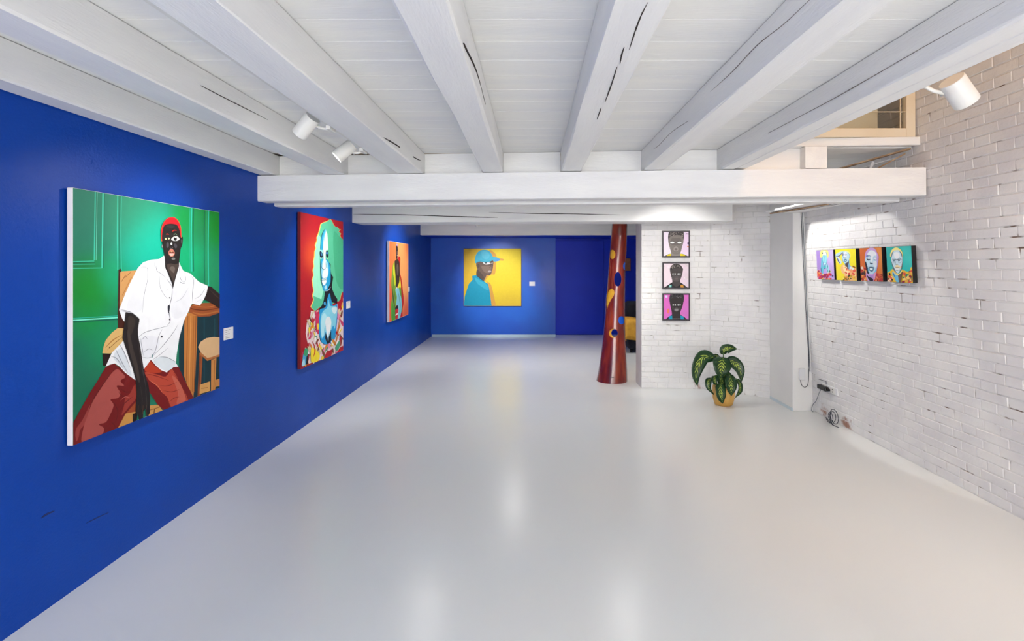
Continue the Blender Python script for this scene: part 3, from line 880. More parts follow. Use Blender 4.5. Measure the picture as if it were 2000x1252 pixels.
A.line([(165, 92), (545, 70)], 7, (40, 175, 150)); A.line([(165, 108), (545, 84)], 10, (120, 230, 205)); A.line([(165, 122), (545, 98)], 8, (8, 92, 78))
# chair
A.zoom(100, 340, 4.472)
A.add([(588, 1240), (592, 870), (612, 850), (742, 842), (738, 900), (640, 1150), (600, 1240)], (206, 152, 92), False)
A.line([(612, 940), (650, 880), (640, 905), (690, 860)], 4, (120, 70, 30)); A.line([(620, 1060), (660, 980), (700, 900)], 6, (176, 116, 62))
A.line([(594, 835), (590, 1060), (588, 1250)], 15, (70, 22, 14)); A.ell(600, 842, 12, 14, (60, 18, 12))
A.zoom(100, 600, 4.172)
A.add([(542, 40), (610, 40), (610, 180), (542, 180)], (64, 24, 12), False)
A.add([(415, 375), (425, 320), (442, 270), (490, 210), (540, 170), (596, 172), (596, 300), (482, 378)], (214, 174, 108), False)
A.line([(440, 330), (500, 270), (570, 225)], 9, (170, 116, 54), True); A.line([(455, 350), (520, 290), (575, 245)], 5, (120, 78, 36), True); A.ell(474, 326, 6, 5, (90, 54, 22))
A.add([(416, 378), (486, 378), (446, 480), (420, 480)], (36, 16, 12), False)
# far stool and table
A.add([(1040, 60), (1376, 40), (1376, 660), (1150, 745), (1040, 560)], (10, 46, 56), False)
for x in (1245, 1330): A.line([(x, 90), (x, 640)], 10, (18, 66, 76))
A.line([(1370, 20), (1372, 260)], 16, (70, 14, 10))
A.add([(1082, 150), (1090, 40), (1188, 60), (1185, 300), (1172, 560), (1156, 742), (1146, 745), (1080, 560)], (188, 118, 54), False)
for x, c in ((1105, (150, 84, 32)), (1130, (214, 148, 78)), (1155, (160, 92, 36)), (1172, (120, 60, 22))): A.line([(x + 6, 70), (x, 330), (x - 8, 690)], 6, c)
A.add([(1112, 36), (1118, 0), (1160, -30), (1376, -40), (1376, 44), (1290, 74), (1200, 78)], (150, 76, 34), False)
A.line([(1130, 10), (1240, 26), (1374, 4)], 7, (104, 42, 16)); A.line([(1150, -14), (1260, 0), (1374, -20)], 5, (190, 108, 52)); A.line([(1150, 44), (1240, 58), (1374, 30)], 10, (176, 104, 48))
A.add([(1206, 380), (1232, 396), (1214, 722), (1190, 738)], (150, 78, 34), False); A.line([(1212, 400), (1200, 720)], 7, (96, 34, 14))
A.add([(1302, 430), (1344, 414), (1334, 684), (1300, 696)], (196, 132, 66), False); A.line([(1330, 430), (1322, 680)], 6, (150, 90, 40))
A.add([(1210, 632), (1292, 604), (1292, 682), (1206, 708)], (206, 152, 84), False); A.line([(1220, 664), (1275, 652)], 4, (150, 92, 44))
A.add([(1340, 592), (1376, 580), (1376, 640), (1336, 650)], (190, 128, 66), False)
A.add([(1204, 378), (1215, 366), (1270, 412), (1376, 376), (1376, 398), (1270, 438)], (170, 104, 52), False)
A.add([(1194, 325), (1216, 282), (1262, 252), (1322, 242), (1380, 246), (1380, 380), (1300, 408), (1270, 414), (1220, 372)], (208, 170, 126), False)
# seat between the legs
A.add([(540, 990), (590, 860), (690, 820), (690, 945), (560, 990)], (196, 140, 70), False)
A.add([(600, 868), (620, 826), (694, 760), (694, 850)], (150, 66, 30), False)
A.add([(660, 870), (694, 860), (694, 935), (660, 935)], (30, 16, 12), False)
A.add([(790, 890), (795, 800), (870, 795), (910, 850)], (200, 146, 78), False); A.line([(800, 838), (880, 815)], 5, (120, 70, 30)); A.line([(838, 830), (834, 880)], 7, (90, 44, 20))
# trousers
A.add([(505, 455), (440, 488), (380, 590), (310, 700), (240, 825), (176, 940), (176, 1130), (300, 1085), (415, 1035), (540, 985), (600, 872), (692, 765), (700, 600), (680, 585), (600, 525)], (112, 12, 14), False)
A.add([(530, 505), (470, 560), (400, 665), (335, 770), (300, 860), (262, 970), (245, 1102), (330, 1068), (412, 1034), (425, 985), (385, 955), (440, 938), (470, 890), (505, 800), (480, 752), (540, 740), (560, 700), (530, 640), (590, 640), (560, 600), (600, 570), (570, 530)], (166, 76, 70))
A.add([(196, 1000), (250, 920), (310, 800), (300, 860), (262, 960), (232, 1000), (220, 1060), (200, 1090)], (150, 58, 54))
for q in (((520, 490), (440, 600), (350, 730), (300, 850)), ((545, 690), (570, 720), (620, 735), (660, 700)), ((500, 770), (520, 800), (540, 860), (520, 940)), ((560, 660), (600, 690), (650, 690)), ((480, 930), (510, 960), (520, 985)), ((600, 720), (590, 790), (560, 840))):
    A.line(q, 7, (92, 8, 10), True)
A.add([(600, 740), (640, 700), (670, 640), (690, 640), (688, 740), (640, 800), (600, 850), (570, 880), (590, 800)], (150, 50, 40))
A.line([(575, 800), (610, 770), (660, 730)], 6, (92, 8, 10), True); A.line([(560, 760), (600, 730), (640, 740)], 6, (186, 96, 84), True)
A.add([(808, 425), (750, 500), (752, 560), (790, 680), (860, 790), (925, 848), (980, 822), (1110, 772), (1160, 748), (1130, 680), (1080, 590), (1032, 480), (980, 485), (940, 525)], (114, 12, 14), False)
A.add([(760, 530), (850, 545), (930, 565), (975, 505), (1005, 540), (1045, 610), (1085, 690), (1110, 768), (1040, 795), (975, 818), (945, 740), (895, 690), (860, 640), (800, 600)], (178, 66, 46))
A.add([(760, 480), (805, 440), (840, 480), (900, 520), (860, 535), (770, 525)], (176, 54, 24))
A.add([(980, 560), (1040, 610), (1080, 700), (1090, 760), (1020, 790), (1030, 700)], (190, 92, 74))
for q in (((770, 545), (850, 560), (960, 600)), ((880, 640), (950, 640), (1020, 610)), ((910, 680), (980, 690), (1040, 670)), ((990, 530), (1060, 640), (1105, 765)), ((960, 770), (1000, 740), (1040, 730)), ((820, 690), (880, 705), (930, 745), (975, 815))):
    A.line(q, 6, (120, 24, 16), True)
A.line([(790, 590), (860, 640), (905, 700)], 6, (214, 110, 80), True)
# shirt
SH = (236, 237, 241); G1 = (120, 122, 134); G2 = (206, 208, 218)
a = lambda x, y: (100 + x / 4.472, 340 + y / 4.472, 0)
b = lambda x, y: (100 + x / 4.172, 600 + y / 4.172, 0)
A.add([a(980, 712), a(940, 742), a(870, 748), a(800, 770), a(752, 820), a(690, 940), a(640, 1050), a(588, 1185), a(604, 1232), b(575, 95), b(592, 118), b(640, 120), b(600, 250), b(560, 300), b(490, 370), b(438, 486), b(470, 470), b(512, 458), b(548, 480), b(600, 535), b(680, 594), b(700, 560), b(748, 508), b(780, 468), b(808, 428), b(850, 478), b(890, 512), b(938, 532), b(975, 488), b(1032, 486), b(1012, 455), b(1018, 390), b(1040, 250), b(1078, 110), b(1128, 8),
       a(1200, 1180), a(1226, 1132), a(1296, 1148), a(1332, 1090), a(1368, 1010), a(1362, 975), a(1285, 940), a(1212, 868), a(1150, 846), a(1126, 800), a(1114, 768), a(1060, 820)], SH, False)
for P, c in (((a(760, 820), a(830, 800), a(820, 1000), a(780, 1190), a(660, 1190), a(700, 980)), (228, 229, 234)), ((a(1060, 1000), a(1120, 960), a(1190, 1000), a(1210, 1120), a(1150, 1240), a(1050, 1240)), (229, 230, 236)),
             ((b(730, 250), b(850, 240), b(880, 300), b(830, 400), b(750, 400)), (229, 230, 237)), ((b(500, 400), b(570, 330), b(610, 430), b(650, 560), b(560, 480)), (214, 220, 228)), ((b(830, 440), b(900, 400), b(1000, 440), b(1000, 480), b(940, 520), b(880, 490)), (216, 224, 230))):
    A.add(list(P), c)
A.zoom(100, 340, 4.472)
for q, w in ((((975, 722), (915, 800)), 4), (((915, 800), (918, 845), (960, 872), (1000, 908)), 4), (((905, 760), (900, 800), (925, 840)), 3), (((1000, 908), (1030, 950), (1050, 985)), 4), (((1112, 790), (1118, 850), (1125, 915), (1160, 950)), 4), (((1118, 940), (1140, 952), (1165, 955)), 6),
             (((1160, 860), (1170, 920), (1150, 950)), 3), (((1052, 960), (1050, 1060), (1030, 1150), (1018, 1230)), 5), (((940, 870), (945, 980), (985, 1060), (1020, 1090)), 3), (((832, 800), (836, 920), (806, 1060), (792, 1210)), 3), (((1215, 890), (1240, 930), (1228, 1050), (1232, 1130)), 4),
             (((1250, 1090), (1300, 1060), (1340, 1000)), 3), (((1260, 1120), (1310, 1090)), 3), (((760, 830), (810, 810), (860, 850)), 2), (((600, 1195), (660, 1205), (740, 1235)), 3), (((1075, 1120), (1140, 1080), (1200, 980)), 2), (((1000, 1020), (1015, 1010), (1018, 1040)), 2)):
    A.line(q, w, G1, True)
A.ell(1030, 1080, 6, 6, (70, 70, 80))
A.zoom(100, 600, 4.172)
for q, w in ((((700, 250), (760, 205), (860, 175), (960, 150)), 4), (((730, 270), (760, 240), (780, 260)), 4), (((810, 410), (845, 350), (870, 240), (900, 180)), 4), (((820, 400), (900, 320), (980, 220), (1030, 140)), 4), (((820, 430), (870, 395), (950, 330)), 3), (((750, 365), (790, 340), (820, 350)), 4),
             (((730, 405), (780, 415), (820, 405)), 3), (((880, 405), (940, 410), (1010, 445)), 4), (((550, 300), (590, 370), (640, 500)), 4), (((520, 340), (560, 430), (620, 540)), 4), (((480, 400), (530, 420), (580, 500)), 4), (((720, 250), (735, 330), (745, 400)), 4), (((945, -10), (955, 40), (965, 110), (940, 150)), 5), (((560, 20), (640, 40), (712, 90)), 5)):
    A.line(q, w, G1, True)
A.add([(945, -10), (962, -10), (958, 30), (948, 50)], (40, 40, 50)); A.ell(895, 240, 8, 8, (60, 60, 70)); A.ell(960, 100, 6, 7, (70, 70, 80)); A.ell(817, 398, 5, 14, (90, 130, 130))
# resting arm
A.zoom(100, 340, 4.472)
A.add([(1366, 978), (1396, 986), (1440, 1026), (1480, 1060), (1480, 1180), (1430, 1150), (1380, 1118), (1330, 1096), (1352, 1040)], (38, 24, 22), False)
A.line([(1380, 1010), (1430, 1060), (1468, 1090)], 9, (66, 46, 40), True)
# hanging arm and hand
A.zoom(100, 600, 4.172)
SK = (30, 23, 23)
A.add([(600, 40), (660, 52), (714, 96), (700, 170), (702, 230), (718, 310), (738, 440), (752, 530), (788, 640), (800, 740), (798, 860), (780, 895), (768, 880), (762, 830), (745, 850), (742, 905), (712, 925), (700, 860), (690, 925), (682, 850), (690, 700), (682, 590), (660, 510), (620, 390), (590, 300), (575, 250), (586, 160)], SK, False)
A.add([(620, 80), (660, 80), (680, 120), (660, 190), (640, 230), (618, 180)], (52, 42, 38)); A.add([(612, 190), (632, 210), (660, 330), (700, 480), (716, 600), (700, 600), (668, 480), (630, 350)], (58, 48, 44))
A.line([(700, 250), (720, 400), (748, 560), (770, 680)], 7, (64, 52, 54), True); A.line([(720, 640), (735, 740), (730, 830)], 7, (50, 40, 40), True); A.line([(760, 660), (772, 760), (772, 830)], 6, (56, 46, 46), True)
for x in (704, 742, 770): A.line([(x, 800), (x - 4, 870)], 5, (130, 84, 44), True)
A.line([(700, 180), (712, 110)], 8, (90, 80, 78), True)
# head
A.zoom(300, 410, 10.43)
A.add([(150, 640), (140, 560), (134, 440), (150, 340), (190, 250), (250, 180), (330, 146), (410, 152), (470, 195), (515, 270), (545, 370), (552, 540), (540, 600), (300, 620)], (206, 90, 50))
A.add([(160, 620), (146, 540), (142, 440), (160, 340), (200, 250), (258, 184), (330, 152), (405, 158), (462, 200), (505, 270), (536, 370), (545, 540), (500, 600), (300, 620)], (196, 18, 32))
A.add([(156, 600), (155, 520), (170, 430), (190, 340), (240, 296), (320, 282), (400, 286), (460, 310), (500, 380), (522, 450), (540, 560), (575, 545), (582, 610), (568, 720), (538, 790), (530, 880), (515, 980), (505, 1070), (500, 1150), (470, 1260), (430, 1400), (390, 1560), (378, 1600), (360, 1500), (320, 1400), (265, 1260), (225, 1180), (218, 1060), (210, 940), (190, 830), (168, 720)], (34, 28, 27))
A.add([(250, 1130), (330, 1090), (420, 1110), (490, 1090), (480, 1180), (430, 1330), (390, 1480), (360, 1400), (300, 1270)], (70, 58, 52)); A.add([(310, 1190), (360, 1150), (420, 1180), (400, 1280), (360, 1260)], (104, 92, 84))
A.add([(250, 680), (285, 660), (296, 720), (280, 770), (250, 760)], (84, 80, 86)); A.add([(400, 690), (450, 700), (462, 750), (440, 780), (410, 760)], (72, 68, 74)); A.add([(240, 330), (330, 310), (420, 340), (340, 370)], (50, 46, 48))
A.ell(556, 640, 16, 48, (70, 66, 72)); A.ell(158, 740, 9, 36, (150, 150, 150))
A.line([(235, 500), (262, 490), (296, 505)], 22, (160, 20, 20), True); A.line([(362, 445), (400, 415), (458, 418)], 22, (170, 24, 22), True)
A.ell(262, 585, 54, 28, (64, 54, 44)); A.ell(234, 588, 22, 20, (222, 220, 150)); A.ell(292, 582, 22, 18, (214, 210, 160)); A.ell(262, 584, 15, 24, (24, 20, 16))
A.add([(342, 600), (370, 560), (430, 535), (480, 548), (512, 590), (480, 622), (420, 632), (370, 622)], (236, 236, 232)); A.ell(425, 585, 32, 44, (20, 18, 18)); A.add([(405, 548), (448, 546), (430, 572)], (210, 220, 210)); A.line([(390, 515), (425, 485), (460, 515)], 12, (120, 150, 120), True)
A.ell(346, 690, 17, 26, (236, 238, 240)); A.line([(345, 640), (346, 670)], 9, (180, 180, 184), True); A.line([(315, 770), (345, 790), (380, 765)], 12, (120, 112, 112), True)
A.add([(285, 860), (310, 815), (345, 795), (385, 815), (412, 865), (404, 920), (370, 948), (325, 944), (295, 910)], (196, 116, 100)); A.add([(300, 862), (345, 836), (398, 866), (350, 888)], (110, 40, 34)); A.ell(350, 850, 22, 10, (196, 160, 110)); A.add([(305, 900), (350, 886), (395, 900), (365, 936), (330, 934)], (238, 176, 164))
A.ell(385, 995, 38, 22, (120, 118, 116))
A.build(ob)

# 2 --- blue-faced figure with green hair
XF2 = XL + 0.036
pl = Plane((XF2, 0, 0), (0, 1, 0), (0, 0, 1))
r2 = rect_from(pl, [(587.5, 412.5), (671, 434.5), (669.5, 688.5), (586.5, 717)])
M['red_edge'] = paint('red_canvas_edge', srgb(120, 12, 24), None, 0.7)
ob = canvas_painting('painting', pl, r2, 0.030, 'tall painting of a blue faced figure with pale green hair on red', M['red_edge'])
A = Art(pl, (r2[0] + .002, r2[1] - .002, r2[2] + .002, r2[3] - .002)).zoom(570, 400, 7.823)
A.ground([(200, 300, 400, (176, 14, 30)), (310, 780, 220, (226, 84, 36)), (180, 1300, 400, (170, 14, 30)), (160, 1900, 400, (164, 14, 30)), (700, 300, 200, (176, 16, 30))], (172, 14, 30), 16, 36)
D = lambda x, y: (570 + x / 6.954, 550 + y / 6.954, 0)
C_ = lambda x, y: (570 + x / 7.823, 400 + y / 7.823, 0)
left = [C_(540, 255), C_(480, 275), C_(445, 300), C_(430, 380), C_(408, 450), C_(384, 505), C_(392, 540), C_(360, 620), C_(372, 665), C_(352, 720), C_(350, 790), C_(332, 870), C_(343, 940), C_(326, 1000), C_(336, 1080), C_(314, 1150), C_(326, 1250), D(290, 60), D(300, 130), D(285, 190), D(300, 250), D(262, 345), D(290, 380), D(320, 402)]
right = [D(360, 360), D(420, 330), D(560, 300), D(615, 268), D(652, 272), D(662, 200), D(682, 134), D(705, 160), C_(800, 1300), C_(800, 560), C_(782, 535), C_(755, 512), C_(735, 470), C_(748, 440), C_(712, 408), C_(745, 378), C_(718, 372), C_(700, 345), C_(660, 332), C_(640, 310), C_(612, 252), C_(585, 216)]
off = [(p[0] - 1.6, p[1] - 0.5, 0) for p in left]
A.add(off + [(p[0] + 0.6, p[1], 0) for p in right], (244, 196, 92), False)
A.add(left + right, (84, 186, 146), False)
A.add([(p[0], p[1], 0) for p in left[4:20]] + [D(400, 240), D(430, 120), C_(430, 1150), C_(425, 800), C_(440, 500)], (150, 230, 196), False)
A.add([C_(640, 420), C_(720, 480), C_(790, 600), C_(795, 1250), C_(690, 1200), C_(640, 800)], (66, 170, 128))
# black hair mass and neck
BK = (10, 12, 20)
A.add([C_(565, 880), C_(592, 905), C_(588, 980), C_(602, 1060), C_(632, 1105), C_(618, 1200), C_(610, 1260), D(548, 100), D(580, 180), D(618, 238), D(612, 300), D(540, 280), D(470, 330), D(420, 372), D(380, 420), D(366, 380), D(408, 320), D(432, 255), D(440, 200), D(450, 120), D(470, 20), C_(540, 1100)], BK, False)
# body
A.add([D(372, 400), D(400, 368), D(445, 356), D(470, 310), D(482, 228), D(512, 158), D(532, 240), D(562, 328), D(615, 300), D(624, 380), D(612, 560), D(592, 740), D(560, 822), D(500, 848), D(430, 848), D(384, 800), D(362, 700), D(364, 500)], (26, 146, 204))
A.add([D(392, 480), D(425, 400), D(482, 345), D(500, 240), D(524, 330), D(612, 345), D(606, 500), D(584, 640), D(560, 600), D(524, 680), D(490, 770), D(455, 680), D(440, 730), D(405, 770), D(388, 640)], (128, 204, 226))
A.add([D(400, 500), D(440, 430), D(470, 480), D(440, 640), D(430, 740), D(400, 720)], (176, 226, 238)); A.add([D(540, 362), D(610, 356), D(598, 425), D(565, 432)], (206, 226, 232))
A.ell(495, 570, 1, 1, (255, 255, 255)); A.zoom(570, 550, 6.954)
A.ell(494, 560, 42, 88, (226, 232, 234)); A.add([(462, 600), (530, 600), (505, 720), (490, 770), (478, 720)], (232, 234, 236))
A.add([(458, 690), (490, 790), (532, 655), (534, 790), (510, 842), (480, 845), (450, 770)], BK, False); A.add([(488, 740), (502, 690), (498, 790), (490, 800)], (170, 200, 214))
A.line([(374, 380), (362, 560), (368, 720), (400, 825), (440, 850)], 11, BK, True); A.line([(618, 300), (616, 520), (594, 730)], 5, (210, 150, 190))
# face
A.zoom(570, 400, 7.823)
A.add([(440, 850), (480, 822), (545, 842), (575, 910), (592, 1040), (588, 1180), (560, 1260), (540, 1310), (500, 1320), (472, 1290), (455, 1200), (445, 1100), (433, 960)], (28, 158, 208))
A.line([(438, 840), (434, 960), (446, 1100), (458, 1210), (480, 1300)], 10, BK, True)
A.add([(470, 850), (520, 840), (550, 900), (560, 1000), (545, 1100), (500, 1140), (462, 1110), (450, 980)], (150, 214, 232)); A.add([(480, 1010), (535, 960), (552, 1040), (536, 1105), (492, 1125), (465, 1090)], (226, 236, 240))
A.add([(512, 366), (540, 440), (550, 560), (556, 690), (490, 700), (440, 690), (434, 640), (458, 480), (488, 400)], (216, 228, 232), False)
A.add([(512, 366), (502, 420), (482, 500), (476, 700), (440, 695), (432, 660), (456, 475), (486, 402)], (40, 160, 202), False); A.add([(512, 372), (522, 400), (500, 480), (492, 560), (484, 500), (498, 420)], (110, 196, 222))
A.line([(510, 368), (480, 405), (450, 495), (430, 672)], 8, (16, 60, 90), True)
A.add([(430, 690), (470, 690), (480, 760), (470, 820), (430, 830)], (150, 220, 220), False); A.add([(424, 715), (450, 718), (470, 755), (468, 804), (430, 796)], (14, 28, 52)); A.add([(438, 726), (458, 745), (462, 780), (446, 770)], (60, 130, 180))
A.add([(516, 718), (554, 716), (556, 800), (530, 796), (520, 760)], (14, 28, 52)); A.add([(520, 728), (546, 724), (546, 752), (524, 752)], (50, 130, 190)); A.line([(524, 812), (545, 822), (556, 806)], 7, (210, 220, 180), True)
A.add([(482, 690), (518, 690), (512, 780), (518, 890), (520, 955), (492, 985), (466, 956), (480, 870), (484, 780)], (232, 240, 243)); A.line([(452, 880), (456, 960), (490, 990), (520, 965)], 7, (16, 40, 66), True); A.line([(512, 870), (522, 930), (518, 965)], 5, (16, 60, 96), True)
A.add([(454, 1150), (480, 1122), (496, 1130), (512, 1122), (536, 1146), (500, 1160)], (196, 222, 230)); A.line([(454, 1150), (495, 1150), (536, 1142)], 5, BK, True); A.add([(460, 1162), (526, 1160), (512, 1210), (490, 1232), (470, 1210)], (240, 242, 244)); A.line([(452, 1110), (490, 1122), (530, 1112)], 4, (30, 80, 110), True)
A.zoom(570, 550, 6.954)
A.add([(440, 70), (468, 50), (472, 90), (450, 108)], (170, 220, 240)); A.line([(440, 128), (490, 120), (530, 72)], 7, (190, 210, 220), True); A.add([(430, 290), (450, 270), (462, 310), (440, 322)], (60, 150, 200))
# torn collage along the foot
reg = [(258, 400), (320, 412), (358, 390), (360, 700), (385, 815), (430, 856), (500, 858), (560, 830), (600, 730), (622, 500), (640, 300), (690, 300), (690, 960), (420, 1055), (130, 1150), (150, 980), (215, 860), (185, 700), (205, 560), (250, 480)]
A.add([(258, 396), (320, 408), (358, 384), (360, 700), (385, 812), (430, 856), (500, 858), (560, 830), (600, 730), (618, 500), (622, 380), (640, 290), (700, 220), (700, 960), (420, 1055), (215, 1120), (240, 1000), (215, 860), (185, 700), (200, 560), (248, 480)], (226, 206, 208), False)
A.add([(620, 285), (660, 240), (692, 190), (695, 340), (650, 420), (632, 400)], (176, 16, 34), False)
A.dabs(reg, 130, [(184, 22, 36), (214, 128, 40), (236, 206, 60), (76, 160, 122), (222, 130, 170), (238, 232, 234), (236, 226, 222), (120, 60, 40), (198, 60, 100), (206, 190, 150)], 11, 21, 3.6)
A.add([(420, 1050), (462, 960), (540, 918), (536, 985), (524, 1015)], (176, 14, 34), False); A.add([(600, 975), (650, 890), (690, 870), (690, 955)], (176, 14, 34), False)
A.add([(258, 900), (320, 920), (372, 1000), (350, 1075), (262, 1098), (250, 1000)], (238, 214, 40)); A.line([(270, 810), (300, 880), (305, 960), (280, 1030)], 16, (190, 40, 36), True); A.add([(320, 450), (360, 430), (358, 700), (325, 660)], (196, 40, 84)); A.ell(348, 610, 14, 44, (236, 200, 60))
A.add([(128, 1150), (145, 990), (180, 930), (206, 960), (200, 1120)], (70, 160, 200), False); A.add([(150, 985), (180, 900), (214, 940), (190, 1010)], (60, 160, 110)); A.add([(190, 1020), (215, 985), (212, 1110), (184, 1130)], BK, False); A.add([(130, 1100), (160, 1050), (170, 1130), (132, 1150)], (170, 216, 234))
A.add([(580, 900), (640, 800), (650, 860), (610, 940)], (76, 160, 122)); A.line([(640, 480), (630, 620), (600, 800), (560, 880)], 14, (196, 120, 60), True)
A.build(ob)

# 3 --- standing figure in green coat on orange
pl = Plane((XL + 0.045, 0, 0), (0, 1, 0), (0, 0, 1))
r3 = rect_from(pl, [(760.3, 469), (797.2, 477.9), (798, 616.7), (759.8, 627)])
ob = canvas_painting('painting', pl, r3, 0.038, 'orange painting of a standing figure in an open green coat and jeans')
A = Art(pl, (r3[0] + .004, r3[1] - .004, r3[2] + .004, r3[3] - .004)).zoom(745, 455, 6.77)
A.ground([(130, 200, 200, (224, 112, 56)), (290, 300, 220, (246, 160, 92)), (320, 650, 250, (250, 172, 104)), (120, 900, 220, (214, 84, 46)), (330, 1020, 150, (206, 78, 50)), (340, 150, 120, (212, 104, 60)), (140, 560, 150, (230, 120, 60))], (228, 116, 62), 18, 30)
A.add([(224, 322), (240, 312), (250, 345), (242, 450), (246, 530), (266, 620), (280, 740), (296, 900), (278, 1010), (276, 1120), (246, 1130), (250, 900), (236, 640), (220, 450)], (184, 22, 20))
A.add([(168, 384), (150, 430), (136, 560), (130, 690), (142, 820), (126, 960), (135, 1160), (182, 1150), (182, 1000), (206, 900), (198, 740), (190, 560), (182, 400)], (120, 156, 44))
A.add([(168, 390), (154, 470), (160, 600), (176, 700), (190, 640), (184, 500), (178, 400)], (196, 204, 34)); A.add([(136, 900), (160, 960), (180, 1010), (180, 1150), (138, 1160)], (70, 150, 44)); A.line([(140, 700), (152, 820), (166, 930), (176, 990)], 14, (34, 66, 34), True); A.line([(160, 560), (168, 760), (192, 900)], 9, (60, 120, 40), True)
A.add([(238, 570), (250, 620), (258, 720), (236, 765), (214, 720), (230, 640)], (218, 208, 34)); A.add([(226, 745), (256, 730), (266, 850), (272, 1000), (262, 1050), (244, 930)], (90, 150, 50))
A.add([(190, 355), (216, 345), (236, 400), (242, 500), (236, 640), (216, 700), (202, 722), (190, 700), (184, 560), (172, 392)], (52, 36, 28)); A.add([(200, 430), (216, 410), (226, 470), (218, 560), (204, 540)], (96, 80, 70))
A.add([(188, 190), (196, 162), (208, 162), (216, 190), (218, 250), (214, 310), (208, 345), (198, 345), (190, 290)], (44, 28, 26)); A.add([(190, 160), (206, 142), (216, 166), (203, 172)], (158, 140, 180)); A.ell(208, 262, 5, 26, (128, 98, 90)); A.ell(209, 296, 5, 9, (196, 160, 150))
A.add([(184, 735), (226, 730), (242, 800), (264, 880), (266, 1000), (242, 1130), (214, 1140), (226, 1020), (212, 955), (190, 960), (204, 850), (190, 790)], (122, 188, 204)); A.line([(215, 760), (235, 860), (248, 960), (236, 1090)], 8, (70, 130, 150), True); A.line([(196, 710), (200, 745)], 8, (220, 220, 220))
A.add([(180, 990), (212, 955), (218, 1005), (186, 1020)], (22, 18, 20)); A.add([(184, 1020), (214, 1004), (216, 1060), (212, 1140), (186, 1146)], (188, 24, 34)); A.line([(184, 1090), (214, 1066)], 14, (232, 228, 226))
A.build(ob)

# 4 --- profile in a turquoise cap on yellow
pl = Plane((0, YB - 0.035, 0), (1, 0, 0), (0, 0, 1))
r4 = rect_from(pl, [(905.6, 485.6), (1018, 485.6), (1018, 597.8), (905.6, 597.8)])
M['yellow_edge'] = paint('yellow_canvas_edge', srgb(214, 170, 50), None, 0.7)
ob = canvas_painting('painting', pl, r4, 0.030, 'square yellow painting of a figure in turquoise cap and shirt', M['yellow_edge'])
A = Art(pl, (r4[0] + .004, r4[1] - .004, r4[2] + .004, r4[3] - .004)).zoom(895, 475, 9.275)
A.ground([(150, 300, 300, (222, 178, 50)), (900, 400, 350, (240, 216, 52)), (850, 700, 300, (238, 212, 46)), (900, 1080, 220, (214, 180, 52)), (200, 850, 250, (224, 184, 48))], (230, 196, 50), 24, 24)
A.add([(560, 130), (640, 160), (690, 215), (692, 252), (760, 270), (828, 292), (812, 318), (752, 316), (690, 330), (684, 420), (664, 560), (610, 568), (540, 610), (500, 680), (585, 735), (632, 900), (678, 1140), (590, 1140), (540, 760), (450, 600), (500, 300)], (214, 160, 68))
A.add([(325, 350), (400, 330), (480, 345), (560, 338), (640, 300), (638, 360), (628, 450), (616, 492), (602, 540), (576, 584), (515, 574), (500, 612), (478, 660), (466, 700), (400, 650), (326, 585), (346, 470), (326, 410)], (104, 84, 74), False)
A.add([(420, 420), (520, 410), (600, 440), (560, 540), (470, 520)], (126, 104, 92)); A.add([(350, 380), (385, 390), (380, 450), (352, 440)], (84, 66, 58)); A.add([(345, 480), (430, 560), (470, 640), (400, 640), (330, 580)], (84, 68, 60))
A.line([(540, 400), (600, 390), (626, 400)], 14, (76, 60, 54), True); A.line([(588, 400), (574, 440), (556, 450)], 10, (76, 62, 56), True); A.ell(600, 330, 28, 16, (84, 66, 58))
A.add([(448, 352), (500, 342), (565, 350), (584, 372), (530, 386), (480, 382)], (226, 226, 226)); A.ell(500, 354, 24, 15, (44, 38, 36)); A.add([(590, 362), (626, 350), (626, 366), (596, 376)], (150, 140, 134))
A.add([(534, 512), (562, 494), (600, 504), (580, 526), (552, 526)], (170, 156, 150)); A.line([(540, 510), (598, 506)], 7, (226, 220, 218), True)
A.add([(310, 362), (303, 280), (330, 195), (380, 142), (450, 120), (530, 126), (582, 165), (612, 212), (632, 246), (690, 256), (748, 284), (752, 306), (720, 326), (650, 332), (620, 312), (560, 340), (480, 350), (400, 332), (340, 350)], (66, 176, 204))
A.add([(420, 150), (480, 140), (540, 170), (570, 230), (520, 290), (440, 260)], (86, 188, 212)); A.add([(640, 302), (700, 284), (748, 290), (742, 318), (690, 326)], (88, 150, 214)); A.line([(320, 345), (400, 318), (480, 332), (570, 318), (640, 288)], 5, (44, 140, 170), True)
A.add([(252, 592), (330, 580), (400, 645), (470, 692), (545, 745), (572, 880), (606, 1145), (100, 1145), (118, 960), (190, 740), (258, 662)], (14, 152, 184), False)
A.add([(300, 620), (400, 680), (520, 750), (540, 850), (440, 800), (340, 720)], (50, 172, 200)); A.line([(328, 582), (400, 642), (470, 692)], 12, (20, 60, 90), True); A.line([(330, 600), (290, 660), (300, 720)], 6, (10, 130, 160), True)
A.build(ob)

